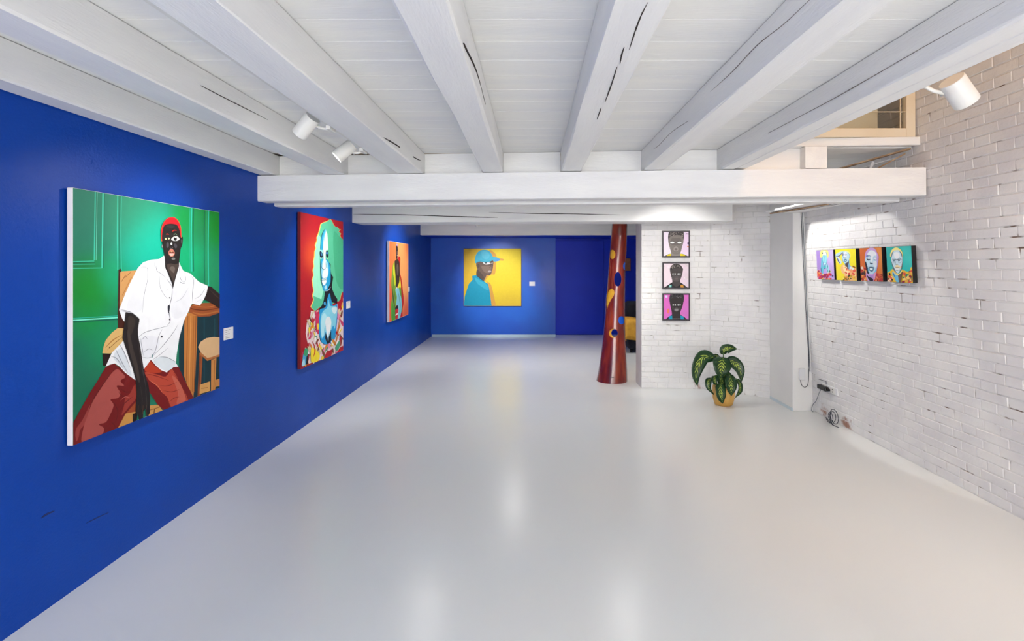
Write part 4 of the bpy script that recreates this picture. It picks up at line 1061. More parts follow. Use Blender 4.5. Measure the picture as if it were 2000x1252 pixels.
# 5..7 --- three small framed portraits on the brick partition
dAB = (PB - PA).normalized(); nAB = Vector((dAB.y, -dAB.x, 0))
pl3 = Plane(PA + nAB * 0.020, dAB, (0, 0, 1))
G = lambda x, y: (1280 + x / 6.42, 440 + y / 6.42)
def framed(y0, y1, x0, x1, label):
    r = rect_from(pl3, [G(x0, y0), G(x1, y0), G(x1, y1), G(x0, y1)])
    o = empty('framed_portrait', pl3.p((r[0] + r[1]) / 2, r[2], -0.018)); tag(o, label, 'picture', 'framed portraits on the brick partition')
    f = 0.016; s0, s1, t0, t1 = r
    plate('backing', pl3, (s0 + f, s1 - f, t0 + f, t1 - f), -0.014, 0.0, M['paper'], o)
    for q in ((s0, s0 + f, t0, t1), (s1 - f, s1, t0, t1), (s0 + f, s1 - f, t0, t0 + f), (s0 + f, s1 - f, t1 - f, t1)):
        plate('frame', pl3, q, -0.016, 0.010, M['frame_dark'], o, bevel=0.002)
    return o, Art(pl3, (s0 + f, s1 - f, t0 + f, t1 - f)).zoom(1280, 440, 6.42)
ob, A = framed(68, 402, 86, 433, 'framed grey portrait on pale pink, topmost of the three on the partition')
A.ground([(150, 200, 150, (240, 226, 242)), (380, 200, 120, (238, 206, 236)), (150, 380, 100, (236, 230, 236))], (240, 226, 238), 6, 6)
A.add([(135, 395), (148, 370), (196, 356), (316, 356), (362, 366), (388, 395)], (96, 88, 84)); A.add([(198, 330), (316, 330), (312, 395), (194, 395)], (146, 138, 132), False)
A.add([(206, 350), (178, 270), (162, 205), (165, 130), (192, 84), (330, 84), (354, 130), (352, 205), (336, 270), (310, 350), (258, 366)], (126, 118, 112)); A.add([(200, 170), (258, 160), (320, 170), (316, 240), (258, 250), (200, 240)], (108, 100, 96)); A.line([(258, 190), (258, 262)], 10, (126, 118, 112), True)
A.add([(164, 180), (162, 120), (190, 70), (335, 70), (358, 120), (352, 180), (330, 132), (258, 124), (190, 138)], (58, 52, 52)); A.dabs([(170, 150), (170, 110), (200, 82), (320, 82), (348, 120), (345, 150), (258, 118)], 40, [(120, 112, 108), (150, 140, 134), (40, 36, 36)], 5, 3, 1.0)
for x in (212, 302): A.ell(x, 216, 32, 16, (60, 54, 52)); A.ell(x, 216, 27, 12, (244, 246, 244))
A.ell(258, 300, 32, 26, (160, 150, 144)); A.ell(258, 300, 18, 14, (110, 100, 96)); A.line([(232, 278), (258, 270), (284, 278)], 6, (190, 180, 174), True); A.line([(210, 330), (258, 348), (306, 320)], 4, (140, 132, 126), True)
A.add([(134, 396), (150, 370), (196, 356), (192, 396)], (232, 212, 30), False); A.add([(312, 396), (316, 356), (362, 366), (388, 396)], (232, 212, 30), False)
A.line([(384, 107), (418, 109)], 8, (54, 44, 62)); A.ell(410, 226, 10, 15, (90, 60, 110)); A.ell(408, 266, 11, 8, (232, 140, 90)); A.line([(370, 84), (374, 120)], 12, (196, 220, 236), True)
A.build(ob)
ob, A = framed(463, 796, 88, 433, 'framed charcoal portrait with teal and orange straps, middle of the three')
A.ground([(150, 560, 120, (240, 222, 230)), (380, 700, 120, (230, 208, 222))], (240, 222, 230), 6, 6)
A.dabs([(108, 480), (415, 480), (415, 780), (108, 780)], 50, [(232, 206, 220), (244, 232, 238), (226, 212, 216)], 8, 9, 1.0)
A.add([(104, 790), (160, 748), (214, 712), (310, 712), (362, 748), (414, 790)], (24, 21, 23), False)
A.add([(216, 740), (212, 690), (198, 640), (188, 600), (184, 550), (206, 504), (256, 484), (310, 500), (343, 546), (340, 600), (326, 650), (310, 695), (312, 740), (262, 770)], (70, 63, 63)); A.add([(214, 640), (310, 640), (300, 690), (262, 705), (222, 690)], (92, 84, 84)); A.ell(262, 672, 24, 10, (110, 96, 98))
A.add([(186, 570), (184, 540), (206, 502), (256, 482), (312, 498), (346, 546), (338, 575), (310, 540), (250, 545), (215, 545)], (58, 53, 52)); A.dabs([(192, 550), (210, 510), (256, 490), (308, 504), (336, 545), (300, 530), (230, 535)], 30, [(150, 140, 132), (110, 102, 98), (36, 33, 33)], 6, 4, 1.0)
A.ell(228, 645, 14, 22, (88, 80, 80)); A.ell(298, 645, 14, 22, (84, 76, 76))
for x in (220, 247, 285, 308): A.ell(x, 610, 9, 8, (240, 242, 240))
A.line([(262, 620), (262, 655)], 7, (96, 88, 88), True); A.add([(163, 790), (170, 750), (206, 744), (204, 790)], (70, 168, 160), False); A.add([(176, 790), (180, 752), (190, 750), (188, 790)], (200, 230, 220), False); A.add([(318, 790), (315, 744), (350, 750), (358, 790)], (206, 144, 52), False)
A.build(ob)
ob, A = framed(853, 1194, 88, 434, 'framed dark portrait on vivid pink, lowest of the three')
A.ground([(150, 950, 150, (224, 108, 198)), (380, 1100, 120, (216, 120, 200))], (224, 112, 198), 6, 6)
A.add([(118, 1186), (165, 1148), (210, 1122), (312, 1122), (362, 1148), (404, 1186)], (36, 32, 34), False)
A.add([(212, 1140), (206, 1090), (190, 1020), (180, 955), (180, 900), (210, 868), (330, 868), (356, 900), (352, 960), (340, 1020), (312, 1090), (316, 1140), (264, 1160)], (48, 40, 41)); A.add([(180, 960), (178, 900), (206, 862), (334, 862), (360, 900), (350, 970), (330, 920), (262, 912), (200, 922)], (50, 46, 50)); A.dabs([(186, 920), (206, 872), (330, 872), (352, 920), (262, 905)], 40, [(110, 104, 106), (80, 76, 78), (28, 26, 28)], 6, 5, 1.0)
A.ell(222, 1040, 14, 24, (62, 54, 55)); A.ell(308, 1040, 14, 24, (60, 52, 53))
for x in (224, 250, 286, 310): A.ell(x, 1000, 9, 8, (240, 242, 240))
A.ell(265, 1058, 32, 24, (96, 88, 90)); A.ell(265, 1060, 22, 13, (140, 134, 136)); A.line([(262, 1010), (262, 1035)], 6, (84, 76, 78), True)
A.add([(164, 1186), (170, 1140), (210, 1132), (214, 1186)], (20, 150, 184), False); A.add([(318, 1186), (314, 1132), (350, 1140), (364, 1186)], (20, 150, 184), False); A.line([(214, 1166), (316, 1166)], 4, (110, 104, 106))
A.ell(160, 1075, 15, 32, (232, 122, 100)); A.add([(122, 878), (152, 878), (152, 908), (122, 908)], (226, 210, 244), False)
A.build(ob)

# 8..11 --- four small canvases with black edges on the brick wall
plR = Plane((XW(0), 0, 0) + Vector((0, 0, 0)) if False else Vector((XW(0), 0, 0)) + nrm * 0.040, (0, 1, 0), upv)
K = lambda x, y: (1585 + x / 15.65, 475 + y / 15.65)
L_ = lambda x, y: (1685 + x / 15.65, 475 + y / 15.65)
def small(cs, label):
    r = rect_from(plR, cs)
    o = canvas_painting('small_canvas', plR, r, 0.036, label, M['black'])
    o['group'] = 'small canvases on the brick wall'
    return o, Art(plR, (r[0] + .002, r[1] - .002, r[2] + .002, r[3] - .002))
FLOW = [(226, 96, 70), (200, 40, 80), (240, 190, 70), (236, 150, 110), (150, 40, 90), (244, 214, 190), (240, 120, 60)]
ob, A = small([K(155, 218), K(680, 198), K(692, 1108), K(170, 1112)], 'small lavender canvas of a blue figure with yellow hair')
A.zoom(1585, 475, 15.65)
A.ground([(200, 500, 250, (162, 132, 206)), (600, 400, 250, (206, 190, 232)), (600, 800, 250, (190, 160, 222))], (184, 156, 216), 8, 12)
A.add([(275, 440), (265, 300), (300, 215), (400, 195), (490, 215), (520, 300), (510, 440), (400, 400)], (240, 228, 130)); A.add([(350, 260), (420, 240), (470, 330), (440, 400), (350, 390)], (226, 234, 220)); A.ell(338, 305, 14, 26, (80, 90, 90)); A.line([(430, 265), (465, 320), (468, 390)], 16, (100, 130, 150), True)
A.add([(330, 440), (345, 380), (400, 370), (465, 385), (480, 470), (460, 600), (410, 690), (360, 600)], (150, 218, 228)); A.line([(335, 400), (340, 520), (370, 640), (410, 690), (455, 620), (480, 470)], 12, (40, 130, 156), True); A.line([(350, 400), (385, 375), (395, 500)], 10, (50, 130, 160), True); A.line([(420, 380), (450, 400)], 12, (50, 120, 150), True); A.line([(375, 510), (400, 525), (420, 500)], 10, (40, 120, 150), True); A.line([(375, 585), (405, 575), (435, 590)], 12, (60, 150, 180), True); A.ell(405, 620, 26, 14, (210, 240, 244))
A.add([(290, 700), (300, 500), (335, 460), (350, 640), (370, 760), (350, 930), (300, 900), (280, 760)], (100, 190, 214)); A.add([(440, 700), (480, 620), (520, 690), (540, 800), (520, 900), (480, 880), (450, 780)], (160, 216, 230)); A.line([(290, 740), (295, 820), (310, 900)], 22, (30, 96, 120), True); A.line([(470, 600), (490, 700), (480, 800), (510, 890)], 24, (30, 110, 130), True); A.add([(380, 690), (440, 690), (435, 780), (385, 780)], (70, 180, 190)); A.line([(385, 775), (435, 775)], 12, (20, 80, 96))
A.add([(160, 880), (200, 830), (245, 830), (250, 930), (200, 960)], (232, 140, 90)); A.dabs([(165, 900), (260, 840), (300, 950), (400, 1000), (450, 900), (600, 900), (610, 1100), (170, 1105)], 45, FLOW, 32, 11, 1.1); A.ell(650, 1000, 26, 30, (90, 80, 130)); A.dabs([(560, 850), (600, 830), (600, 900), (550, 900)], 6, [(226, 210, 150), (90, 110, 90)], 22, 12, 1.0)
A.build(ob)
ob, A = small([K(728, 190), K(1360, 160), K(1382, 1150), K(755, 1138)], 'small yellow canvas of a blue figure with an arm raised behind the head')
A.zoom(1585, 475, 15.65)
A.ground([(900, 300, 300, (240, 226, 40)), (850, 900, 300, (236, 216, 50))], (238, 222, 42), 6, 8)
A.add([(740, 330), (830, 270), (960, 230), (1100, 235), (1180, 300), (1190, 420), (1150, 480), (1000, 330), (900, 330), (830, 390), (760, 420), (735, 400)], (240, 234, 130)); A.add([(735, 345), (840, 285), (960, 245), (1000, 270), (910, 350), (830, 400), (750, 420)], (176, 212, 224)); A.line([(745, 400), (850, 390), (960, 270)], 34, (110, 112, 136), True); A.add([(750, 420), (820, 420), (920, 560), (880, 650), (800, 560)], (196, 216, 234)); A.line([(780, 440), (820, 540), (880, 630)], 34, (84, 88, 110), True); A.add([(860, 440), (940, 380), (960, 500), (930, 570)], (236, 226, 90))
A.add([(930, 420), (960, 300), (1040, 250), (1120, 290), (1160, 380), (1140, 500), (1080, 590), (1020, 625), (960, 560)], (190, 222, 234)); A.add([(1000, 290), (1070, 275), (1080, 400), (1010, 440)], (230, 232, 240)); A.line([(950, 290), (965, 350), (945, 400)], 34, (120, 110, 140), True); A.line([(1120, 280), (1168, 380), (1150, 480)], 16, (110, 150, 170), True); A.ell(1050, 350, 34, 24, (130, 140, 170)); A.ell(1050, 345, 24, 12, (220, 226, 234)); A.line([(975, 420), (1010, 460), (1040, 430)], 20, (60, 90, 120), True); A.ell(1040, 525, 44, 46, (70, 120, 160), 0.4); A.ell(1040, 530, 28, 22, (170, 206, 226), 0.4); A.line([(940, 470), (975, 570), (1020, 625)], 14, (60, 130, 160), True)
A.add([(1020, 630), (1090, 590), (1150, 500), (1160, 640), (1240, 740), (1290, 800), (1150, 830), (1090, 790)], (120, 176, 214)); A.add([(1030, 640), (1110, 580), (1150, 560), (1120, 690), (1140, 810), (1090, 780)], (74, 66, 78)); A.add([(1180, 720), (1250, 740), (1300, 800), (1180, 830)], (220, 224, 234))
A.add([(900, 740), (980, 650), (1050, 720), (1110, 830), (1260, 830), (1375, 760), (1375, 1150), (980, 1150), (1010, 960), (930, 900)], (240, 190, 130)); A.dabs([(960, 680), (1050, 730), (1110, 840), (1370, 830), (1370, 1000), (1060, 960)], 30, [(206, 44, 50), (226, 90, 70), (240, 160, 110), (246, 220, 170)], 38, 13, 1.0); A.dabs([(1000, 1000), (1375, 960), (1375, 1145), (980, 1145)], 40, [(240, 190, 50), (236, 140, 50), (60, 50, 20), (240, 214, 90), (200, 160, 40)], 26, 14, 1.0); A.line([(1240, 690), (1300, 720), (1370, 770)], 40, (150, 50, 40), True); A.line([(1010, 1060), (1100, 1120), (1200, 1090)], 14, (60, 44, 20), True); A.line([(1100, 1020), (1180, 1030)], 28, (40, 30, 20), True)
A.build(ob)
ob, A = small([L_(-97, 150), L_(592, 118), L_(610, 1172), L_(-62, 1152)], 'small orange canvas of a face with closed eyes')
A.zoom(1685, 475, 15.65)
A.ground([(0, 400, 300, (204, 100, 40)), (550, 400, 250, (222, 140, 64)), (550, 900, 250, (214, 118, 50))], (208, 110, 46), 8, 10)
A.dabs([(-90, 800), (60, 740), (110, 900), (110, 1150), (-80, 1150)], 30, [(170, 40, 30), (228, 206, 190), (60, 30, 40), (206, 80, 50), (226, 150, 80)], 34, 15, 1.1); A.dabs([(400, 880), (590, 980), (600, 1160), (340, 1160)], 34, [(186, 50, 60), (206, 90, 50), (226, 130, 100), (140, 40, 30)], 34, 16, 1.1)
A.add([(70, 560), (90, 300), (160, 190), (270, 135), (380, 170), (440, 280), (500, 420), (470, 620), (450, 760), (350, 1150), (180, 1160), (110, 1000), (120, 800)], (196, 156, 208)); A.add([(80, 580), (110, 420), (200, 240), (300, 220), (420, 320), (430, 500), (440, 700), (400, 830), (310, 940), (200, 930), (140, 820)], (188, 214, 228)); A.add([(180, 280), (290, 220), (390, 270), (430, 360), (330, 400), (300, 560), (260, 540), (240, 380), (150, 360)], (224, 228, 234)); A.add([(330, 560), (430, 560), (430, 700), (380, 730), (330, 660)], (216, 224, 232))
A.add([(78, 600), (100, 560), (140, 660), (170, 800), (200, 920), (150, 920), (110, 780)], (28, 24, 48)); A.add([(110, 400), (140, 340), (180, 400), (140, 440)], (110, 130, 190)); A.line([(140, 380), (200, 380), (265, 400)], 22, (100, 120, 160), True); A.line([(330, 430), (380, 415), (430, 425)], 18, (130, 130, 170), True); A.line([(130, 470), (180, 510), (240, 490)], 42, (44, 60, 84), True); A.line([(340, 480), (390, 520), (430, 500)], 20, (80, 90, 130), True); A.ell(190, 455, 36, 24, (206, 222, 230)); A.ell(390, 470, 34, 24, (226, 224, 234))
A.line([(225, 600), (270, 625), (325, 615)], 40, (48, 70, 96), True); A.add([(200, 730), (270, 720), (360, 745), (330, 850), (270, 865), (200, 820)], (104, 140, 164)); A.line([(200, 745), (270, 735), (350, 752)], 22, (40, 60, 80), True); A.add([(225, 775), (270, 768), (318, 778), (296, 812), (244, 812)], (226, 236, 238)); A.line([(215, 835), (270, 852), (325, 835)], 16, (40, 70, 86), True); A.line([(170, 720), (180, 850), (220, 920)], 26, (70, 150, 190), True); A.line([(430, 720), (400, 850), (330, 930)], 30, (90, 190, 220), True)
A.add([(140, 900), (210, 980), (300, 980), (350, 950), (340, 1100), (240, 1060)], (166, 132, 200)); A.add([(130, 960), (200, 1030), (300, 1070), (335, 1130), (280, 1165), (190, 1110)], (30, 24, 44)); A.line([(440, 840), (370, 960), (350, 1160)], 34, (236, 150, 160), True)
A.build(ob)
ob, A = small([L_(727, 108), L_(1495, 80), L_(1532, 1216), L_(748, 1188)], 'small turquoise canvas of a pale face in glasses')
A.zoom(1685, 475, 15.65)
A.ground([(800, 400, 300, (36, 176, 168)), (1400, 500, 250, (60, 206, 196)), (1300, 750, 200, (20, 190, 186))], (44, 190, 180), 8, 10)
A.add([(750, 910), (850, 850), (910, 780), (1000, 880), (1100, 960), (1210, 800), (1350, 870), (1440, 860), (1470, 740), (1520, 720), (1540, 1220), (750, 1200)], (236, 196, 60), False); A.dabs([(740, 960), (860, 900), (900, 1050), (900, 1190), (750, 1190)], 26, [(236, 170, 60), (226, 90, 60), (244, 220, 190), (80, 50, 30), (240, 210, 120)], 40, 17, 1.0); A.dabs([(1250, 880), (1380, 920), (1450, 800), (1520, 740), (1520, 1200), (1220, 1200)], 46, [(196, 50, 90), (220, 80, 70), (240, 170, 70), (150, 40, 60), (246, 210, 120), (60, 130, 90)], 36, 18, 1.1); A.ell(830, 945, 30, 40, (30, 24, 20)); A.line([(1490, 1060), (1500, 1160)], 40, (40, 150, 110), True)
A.add([(860, 420), (850, 330), (900, 210), (980, 140), (1060, 130), (1160, 190), (1220, 280), (1230, 420), (1180, 400), (1040, 230), (930, 300)], (244, 232, 140)); A.add([(885, 450), (930, 260), (1040, 215), (1150, 240), (1215, 400), (1220, 600), (1190, 760), (1130, 880), (1060, 920), (980, 850), (910, 680)], (206, 228, 238)); A.add([(960, 300), (1060, 270), (1130, 330), (1120, 440), (1000, 450)], (240, 242, 244)); A.line([(955, 240), (910, 320), (885, 450)], 30, (90, 120, 140), True); A.line([(1130, 235), (1190, 330), (1215, 430)], 34, (84, 110, 126), True)
A.line([(890, 560), (930, 700), (1000, 850), (1060, 910)], 30, (84, 96, 110), True); A.line([(1225, 560), (1190, 760), (1120, 880)], 24, (150, 120, 110), True); A.line([(905, 490), (970, 500), (1050, 510), (1130, 490), (1215, 490)], 24, (70, 74, 84), True); A.line([(915, 480), (970, 462), (1020, 490)], 10, (150, 130, 120), True); A.line([(1085, 475), (1130, 455), (1190, 480)], 18, (110, 90, 80), True); A.line([(910, 520), (930, 590), (1000, 600), (1030, 520)], 10, (120, 160, 180), True); A.line([(1085, 520), (1110, 600), (1180, 590), (1210, 510)], 10, (130, 150, 160), True); A.ell(965, 540, 34, 18, (90, 120, 140)); A.ell(1120, 535, 32, 18, (90, 110, 130)); A.line([(1020, 560), (1010, 640), (1060, 650), (1110, 640)], 14, (90, 110, 120), True)
A.add([(990, 720), (1060, 660), (1150, 710), (1170, 760), (1070, 770)], (240, 220, 170)); A.line([(1000, 745), (1070, 740), (1140, 748)], 14, (100, 90, 90), True); A.add([(1000, 770), (1130, 770), (1100, 820), (1030, 820)], (236, 236, 236)); A.line([(1010, 825), (1060, 835), (1110, 825)], 14, (120, 150, 160), True)
A.add([(930, 860), (1000, 920), (1070, 970), (1100, 1040), (1130, 1190), (1050, 1190), (980, 1060), (920, 960)], (110, 190, 222)); A.line([(940, 900), (960, 960), (1010, 1060)], 26, (60, 110, 150), True); A.add([(1100, 960), (1220, 870), (1210, 1000), (1180, 1190), (1120, 1190), (1100, 1050)], (110, 84, 72)); A.line([(910, 800), (1000, 920), (1080, 960), (1190, 880), (1215, 800)], 34, (244, 220, 130), True)
A.build(ob)

# ------------------------------------------------------------------ caption cards
def card(name, plane, cs, label, lines=0):
    r = rect_from(plane, cs)
    o = plate(name, plane, r, -0.002, 0.004, M['paper'], None, bevel=0.001)
    tag(o, label, 'caption card', 'caption cards beside the paintings')
    s0, s1, t0, t1 = r; w, h = s1 - s0, t1 - t0
    for k in range(lines):
        t = t1 - h * (0.2 + 0.16 * k)
        l = plate('print_line', plane, (s0 + w * .14, s0 + w * (.66, .5, .58, .4, .62)[k], t - h * .022, t + h * .022), 0.0040, 0.0044, M['ink'], None)
        l.parent = o; l.location = WORLD_LOC[l.name] - WORLD_LOC[o.name]
    return o
plW = Plane((XL + 0.003, 0, 0), (0, 1, 0), (0, 0, 1))
card('caption_card', plW, [(436.6, 641.6), (454.7, 637.8), (454.7, 660.5), (437, 665)], 'white caption card beside the seated sitter in white shirt', 5)
card('caption_card', plW, [(676.6, 588.5), (683.8, 588), (683.3, 601.5), (676.6, 603)], 'white caption card beside the tall blue faced painting', 3)
card('caption_card', plW, [(797.6, 560.5), (799.8, 560.5), (799.8, 569), (797.6, 570)], 'white caption card at the edge of the orange painting')
card('caption_card', Plane((0, YB - 0.003, 0), (1, 0, 0), (0, 0, 1)), [(1033.8, 550), (1044.8, 550), (1044.8, 558.4), (1033.8, 558.4)], 'white caption card beside the yellow painting', 0)

# ------------------------------------------------------------------ spotlights
def spotlight(pos, aim, arm, energy, size, label, blend=0.85, r=0.041, L=0.125, col=(1.0, 0.97, 0.92), group='track spotlights', soft=0.03):
    """white cylinder spot: pos = middle of the cylinder, aim = lit point, arm = point on the track"""
    pos, aim, arm = Vector(pos), Vector(aim), Vector(arm)
    d = (aim - pos).normalized()
    rot = d.to_track_quat('Z', 'Y').to_matrix().to_4x4()
    o = empty('track_spotlight', arm); tag(o, label, 'spotlight', group)
    T = Matrix.Translation(pos) @ rot
    bm, rings = lathe_bm([(r * .3, -L / 2), (r * .94, -L / 2), (r, -L / 2 + .004), (r, L / 2), (r * .9, L / 2), (r * .88, L / 2 - .02)], 28)
    bm.faces.new(rings[0][::-1])
    bm.transform(T); bmesh.ops.recalc_face_normals(bm, faces=bm.faces[:])
    body = link_mesh('body', bm_mesh(bm), M['metal_white'], o, smooth=False)
    for f in body.data.polygons: f.use_smooth = True
    body.data.set_sharp_from_angle(angle=math.radians(40))
    bm, rings = lathe_bm([(r * .875, L / 2 - .020), (r * .875, L / 2 - .012)], 24)
    bm.faces.new(rings[1]); bm.faces.new(rings[0][::-1]); bm.transform(T); bmesh.ops.recalc_face_normals(bm, faces=bm.faces[:])
    link_mesh('lens', bm_mesh(bm), M['lens'], body)
    back = pos - d * (L / 2 - .03)
    toward = (arm - back); side = (toward - d * toward.dot(d))
    if side.length < 1e-4: side = Vector((0, 0, 1))
    knuckle = back + side.normalized() * (r + .006)
    armo = tube('arm', [back + side.normalized() * r * .9, knuckle + (arm - knuckle) * .35, arm], .008, M['metal_white'], o)
    box('adapter', arm.x - .012, arm.x + .012, arm.y - .045, arm.y + .045, arm.z - .008, arm.z + .014, M['metal_white'], o, bevel=.003)
    bmk = bmesh.new(); bmesh.ops.create_icosphere(bmk, subdivisions=1, radius=.007); bmk.transform(Matrix.Translation(knuckle))
    link_mesh('knuckle', bm_mesh(bmk), M['grey_metal'], armo)
    ld = bpy.data.lights.new('spot_beam', 'SPOT'); ld.energy = energy; ld.color = col; ld.spot_size = math.radians(size); ld.spot_blend = blend; ld.shadow_soft_size = soft
    lo = bpy.data.objects.new('spot_beam', ld); COL.objects.link(lo); lo.parent = o
    lo.matrix_local = Matrix.Translation(pos + d * (L / 2 + .004) - arm) @ (d.to_track_quat('-Z', 'Y').to_matrix().to_4x4())
    return o

trk = box('lighting_track', -1.082, -1.054, 1.0, 3.85, 2.284, 2.308, M['metal_white'], bevel=.003)
tag(trk, 'slim white lighting track fixed along the side of a joist', 'track')
spotlight((-1.190, 2.70, 2.285), (-2.14, 3.12, 1.45), (-1.068, 2.72, 2.268), 24, 70, 'white spotlight on the track turned away, showing its closed rear')
spotlight((-1.172, 3.20, 2.262), (-2.15, 2.85, 1.32), (-1.068, 3.24, 2.268), 40, 88, 'white spotlight on the track with its lit lens showing')
spotlight((1.752, 2.10, 2.262), (2.73, 2.35, 1.26), (1.606, 2.12, 2.30), 32, 110, 'white spotlight on the edge board against the brick wall', r=.047, L=.118, group='spotlights near the brick wall')
# further lamps of the same kind, screened by the beams
spotlight((-1.20, 5.00, 2.33), (-2.15, 5.30, 1.35), (-1.10, 5.0, 2.425), 60, 95, 'white spotlight behind the cross beam lighting the red painting')
spotlight((-1.15, 8.00, 2.34), (-2.15, 8.25, 1.35), (-1.05, 8.0, 2.425), 90, 105, 'white spotlight lighting the orange painting')
spotlight((-0.92, 8.50, 2.245), (-0.75, 11.0, 1.08), (-0.92, 8.42, 2.425), 280, 46, 'white spotlight lighting the yellow painting')
spotlight((1.55, 4.75, 2.30), (1.70, 6.36, 1.25), (1.50, 4.70, 2.425), 46, 72, 'white spotlight lighting the framed portraits', blend=0.5)
spotlight((2.00, 5.15, 2.28), (2.90, 4.80, 1.62), (1.93, 5.20, 2.425), 52, 71, 'white spotlight lighting the small canvases', blend=0.1)
spotlight((0.55, 4.80, 2.33), (1.10, 6.90, 0.95), (0.5, 4.75, 2.425), 60, 38, 'white spotlight lighting the carved column')
for x, y, e, lab in ((-0.62, -0.9, 50, 'added wide fill downlight between the track joist and its neighbour'), (1.5, -0.9, 70, 'added wide fill downlight between the last two joists'),  # wide fill lamps added out of view to even out the room's brightness
                     (-1.15, 5.5, 45, 'added wide fill downlight behind the cross beam on the blue wall side'), (1.0, 5.5, 52, 'added wide fill downlight behind the cross beam on the brick side'),
                     (-0.3, 8.0, 95, 'added wide fill downlight midway to the end wall'), (1.4, 8.6, 70, 'added wide fill downlight above the armchair')):
    spotlight((x, y, 2.335), (x, y + .02, 0.0), (x - .05, y, 2.425), e, 160, lab, blend=1.0, group='added fill downlights', r=.085, L=.10, soft=.13)

# ------------------------------------------------------------------ carved hollow column
def column():
    y0 = 6.87
    prof = [(1165, 1224.8, 743), (1169, 1224.4, 724), (1173, 1223, 698), (1176.5, 1221.5, 671), (1179.6, 1220.4, 641), (1182.6, 1220, 607), (1184, 1220.4, 580), (1186, 1220.6, 566), (1188.4, 1221, 532), (1190, 1222.4, 506), (1191.4, 1223.6, 488), (1193.4, 1224.2, 464), (1195.2, 1224.8, 440), (1198, 1226, 405)]
    def shell(inset, zlo, zhi, mi):
        bm = bmesh.new(); rings = []
        for l, r, v in prof:
            k = y0 / F; cx = ((l + r) / 2 - CX) * k; rad = (r - l) / 2 * k - inset; z = max(0.0, H + (CV - v) * k)
            if v == 743: z = 0.0
            rings.append((cx, rad, z))
        rings[0] = (rings[0][0], rings[0][1], zlo); rings[-1] = (rings[-1][0], rings[-1][1], zhi)
        R = []
        for cx, rad, z in rings:
            R.append([bm.verts.new((cx + rad * math.cos(2 * math.pi * q / 56), y0 + rad * math.sin(2 * math.pi * q / 56), z)) for q in range(56)])
        for a, b in zip(R[:-1], R[1:]):
            for q in range(56):
                bm.faces.new((a[q], a[(q + 1) % 56], b[(q + 1) % 56], b[q]))
        bm.faces.new(R[0][::-1]); bm.faces.new(R[-1])
        for f in bm.faces: f.material_index = mi
        bmesh.ops.recalc_face_normals(bm, faces=bm.faces[:])
        return bm
    def ob_from(bm, name):
        me = bm_mesh(bm); me.materials.append(M['lacquer']); me.materials.append(M['gold_inside'])
        o = bpy.data.objects.new(name, me); COL.objects.link(o); return o
    outer = ob_from(shell(0.0, 0.0, 2.42, 0), 'column_body')
    cutters = [ob_from(shell(0.018, 0.05, 2.6, 1), 'cutter_a')]
    def prism(pts, near, far):
        """hole cut along the line of sight, from depth near to depth far"""
        bm = bmesh.new()
        a = [bm.verts.new(px(u, v, near)) for u, v in pts]; b = [bm.verts.new(px(u, v, far)) for u, v in pts]
        bm.faces.new(a[::-1]); bm.faces.new(b)
        n = len(pts)
        for q in range(n): bm.faces.new((a[q], a[(q + 1) % n], b[(q + 1) % n], b[q]))
        for f in bm.faces: f.material_index = 1
        bmesh.ops.recalc_face_normals(bm, faces=bm.faces[:])
        cutters.append(ob_from(bm, 'cutter_b'))
    def oval(u, v, a, b, n=20): return [(u + a * math.cos(2 * math.pi * q / n), v + b * math.sin(2 * math.pi * q / n)) for q in range(n)]
    prism(oval(1196, 497, 6, 9), 6.4, 6.90)
    prism(oval(1206.6, 545.4, 7, 14), 6.4, 7.4)
    prism(oval(1220.5, 520, 3.4, 7.5), 6.4, 6.90)
    prism(closed_spline([(1186, 603), (1184, 590), (1186, 574), (1191, 565), (1196, 564), (1200, 569), (1199, 577), (1193, 586), (1188, 596)], 3), 6.4, 6.90)
    prism(oval(1213.7, 625.5, 6.2, 8), 6.4, 6.90)
    prism(oval(1198, 651, 8.6, 9), 6.4, 6.90)
    prism(oval(1200.3, 650.5, 6.4, 8), 6.8, 7.4)
    # shallow yellow inlays just inside three of the openings
    def oval_prism(pts, near, far):
        prism(pts, near, far); return cutters.pop()
    inlays = []
    tear = closed_spline([(1186, 603), (1184, 590), (1186, 574), (1191, 565), (1196, 564), (1200, 569), (1199, 577), (1193, 586), (1188, 596)], 3)
    for ins, pts, hole in ((0.008, oval(1196, 497, 6.2, 9.2), None), (0.008, tear, None), (0.010, oval(1198, 651, 8.8, 9.2), oval(1200.3, 650.5, 6.4, 7.6)), (0.008, oval(1213.7, 625.5, 6.4, 8.2), None), (0.008, oval(1220.5, 520, 3.6, 7.7), None)):
        base = ob_from(shell(ins, 0.01, 2.40, 1), 'inlay_base'); tmp = [oval_prism(pts, 6.4, 6.90)]
        m = base.modifiers.new('keep', 'BOOLEAN'); m.operation = 'INTERSECT'; m.object = tmp[0]; m.solver = 'EXACT'
        if hole:
            tmp.append(oval_prism(hole, 6.3, 7.4)); m = base.modifiers.new('cut', 'BOOLEAN'); m.operation = 'DIFFERENCE'; m.object = tmp[1]; m.solver = 'EXACT'
        dg = bpy.context.evaluated_depsgraph_get()
        me = bpy.data.meshes.new_from_object(base.evaluated_get(dg)); me.materials.clear()
        for f in me.polygons: f.material_index = 0
        for o in [base] + tmp: bpy.data.objects.remove(o, do_unlink=True)
        inlays.append(me)
    for c in cutters:
        m = outer.modifiers.new('cut', 'BOOLEAN'); m.operation = 'DIFFERENCE'; m.object = c; m.solver = 'EXACT'
        try: m.material_mode = 'INDEX'
        except Exception: pass
    dg = bpy.context.evaluated_depsgraph_get()
    me = bpy.data.meshes.new_from_object(outer.evaluated_get(dg))
    for o in [outer] + cutters:
        bpy.data.objects.remove(o, do_unlink=True)
    mats = list(me.materials)
    me.materials.clear()
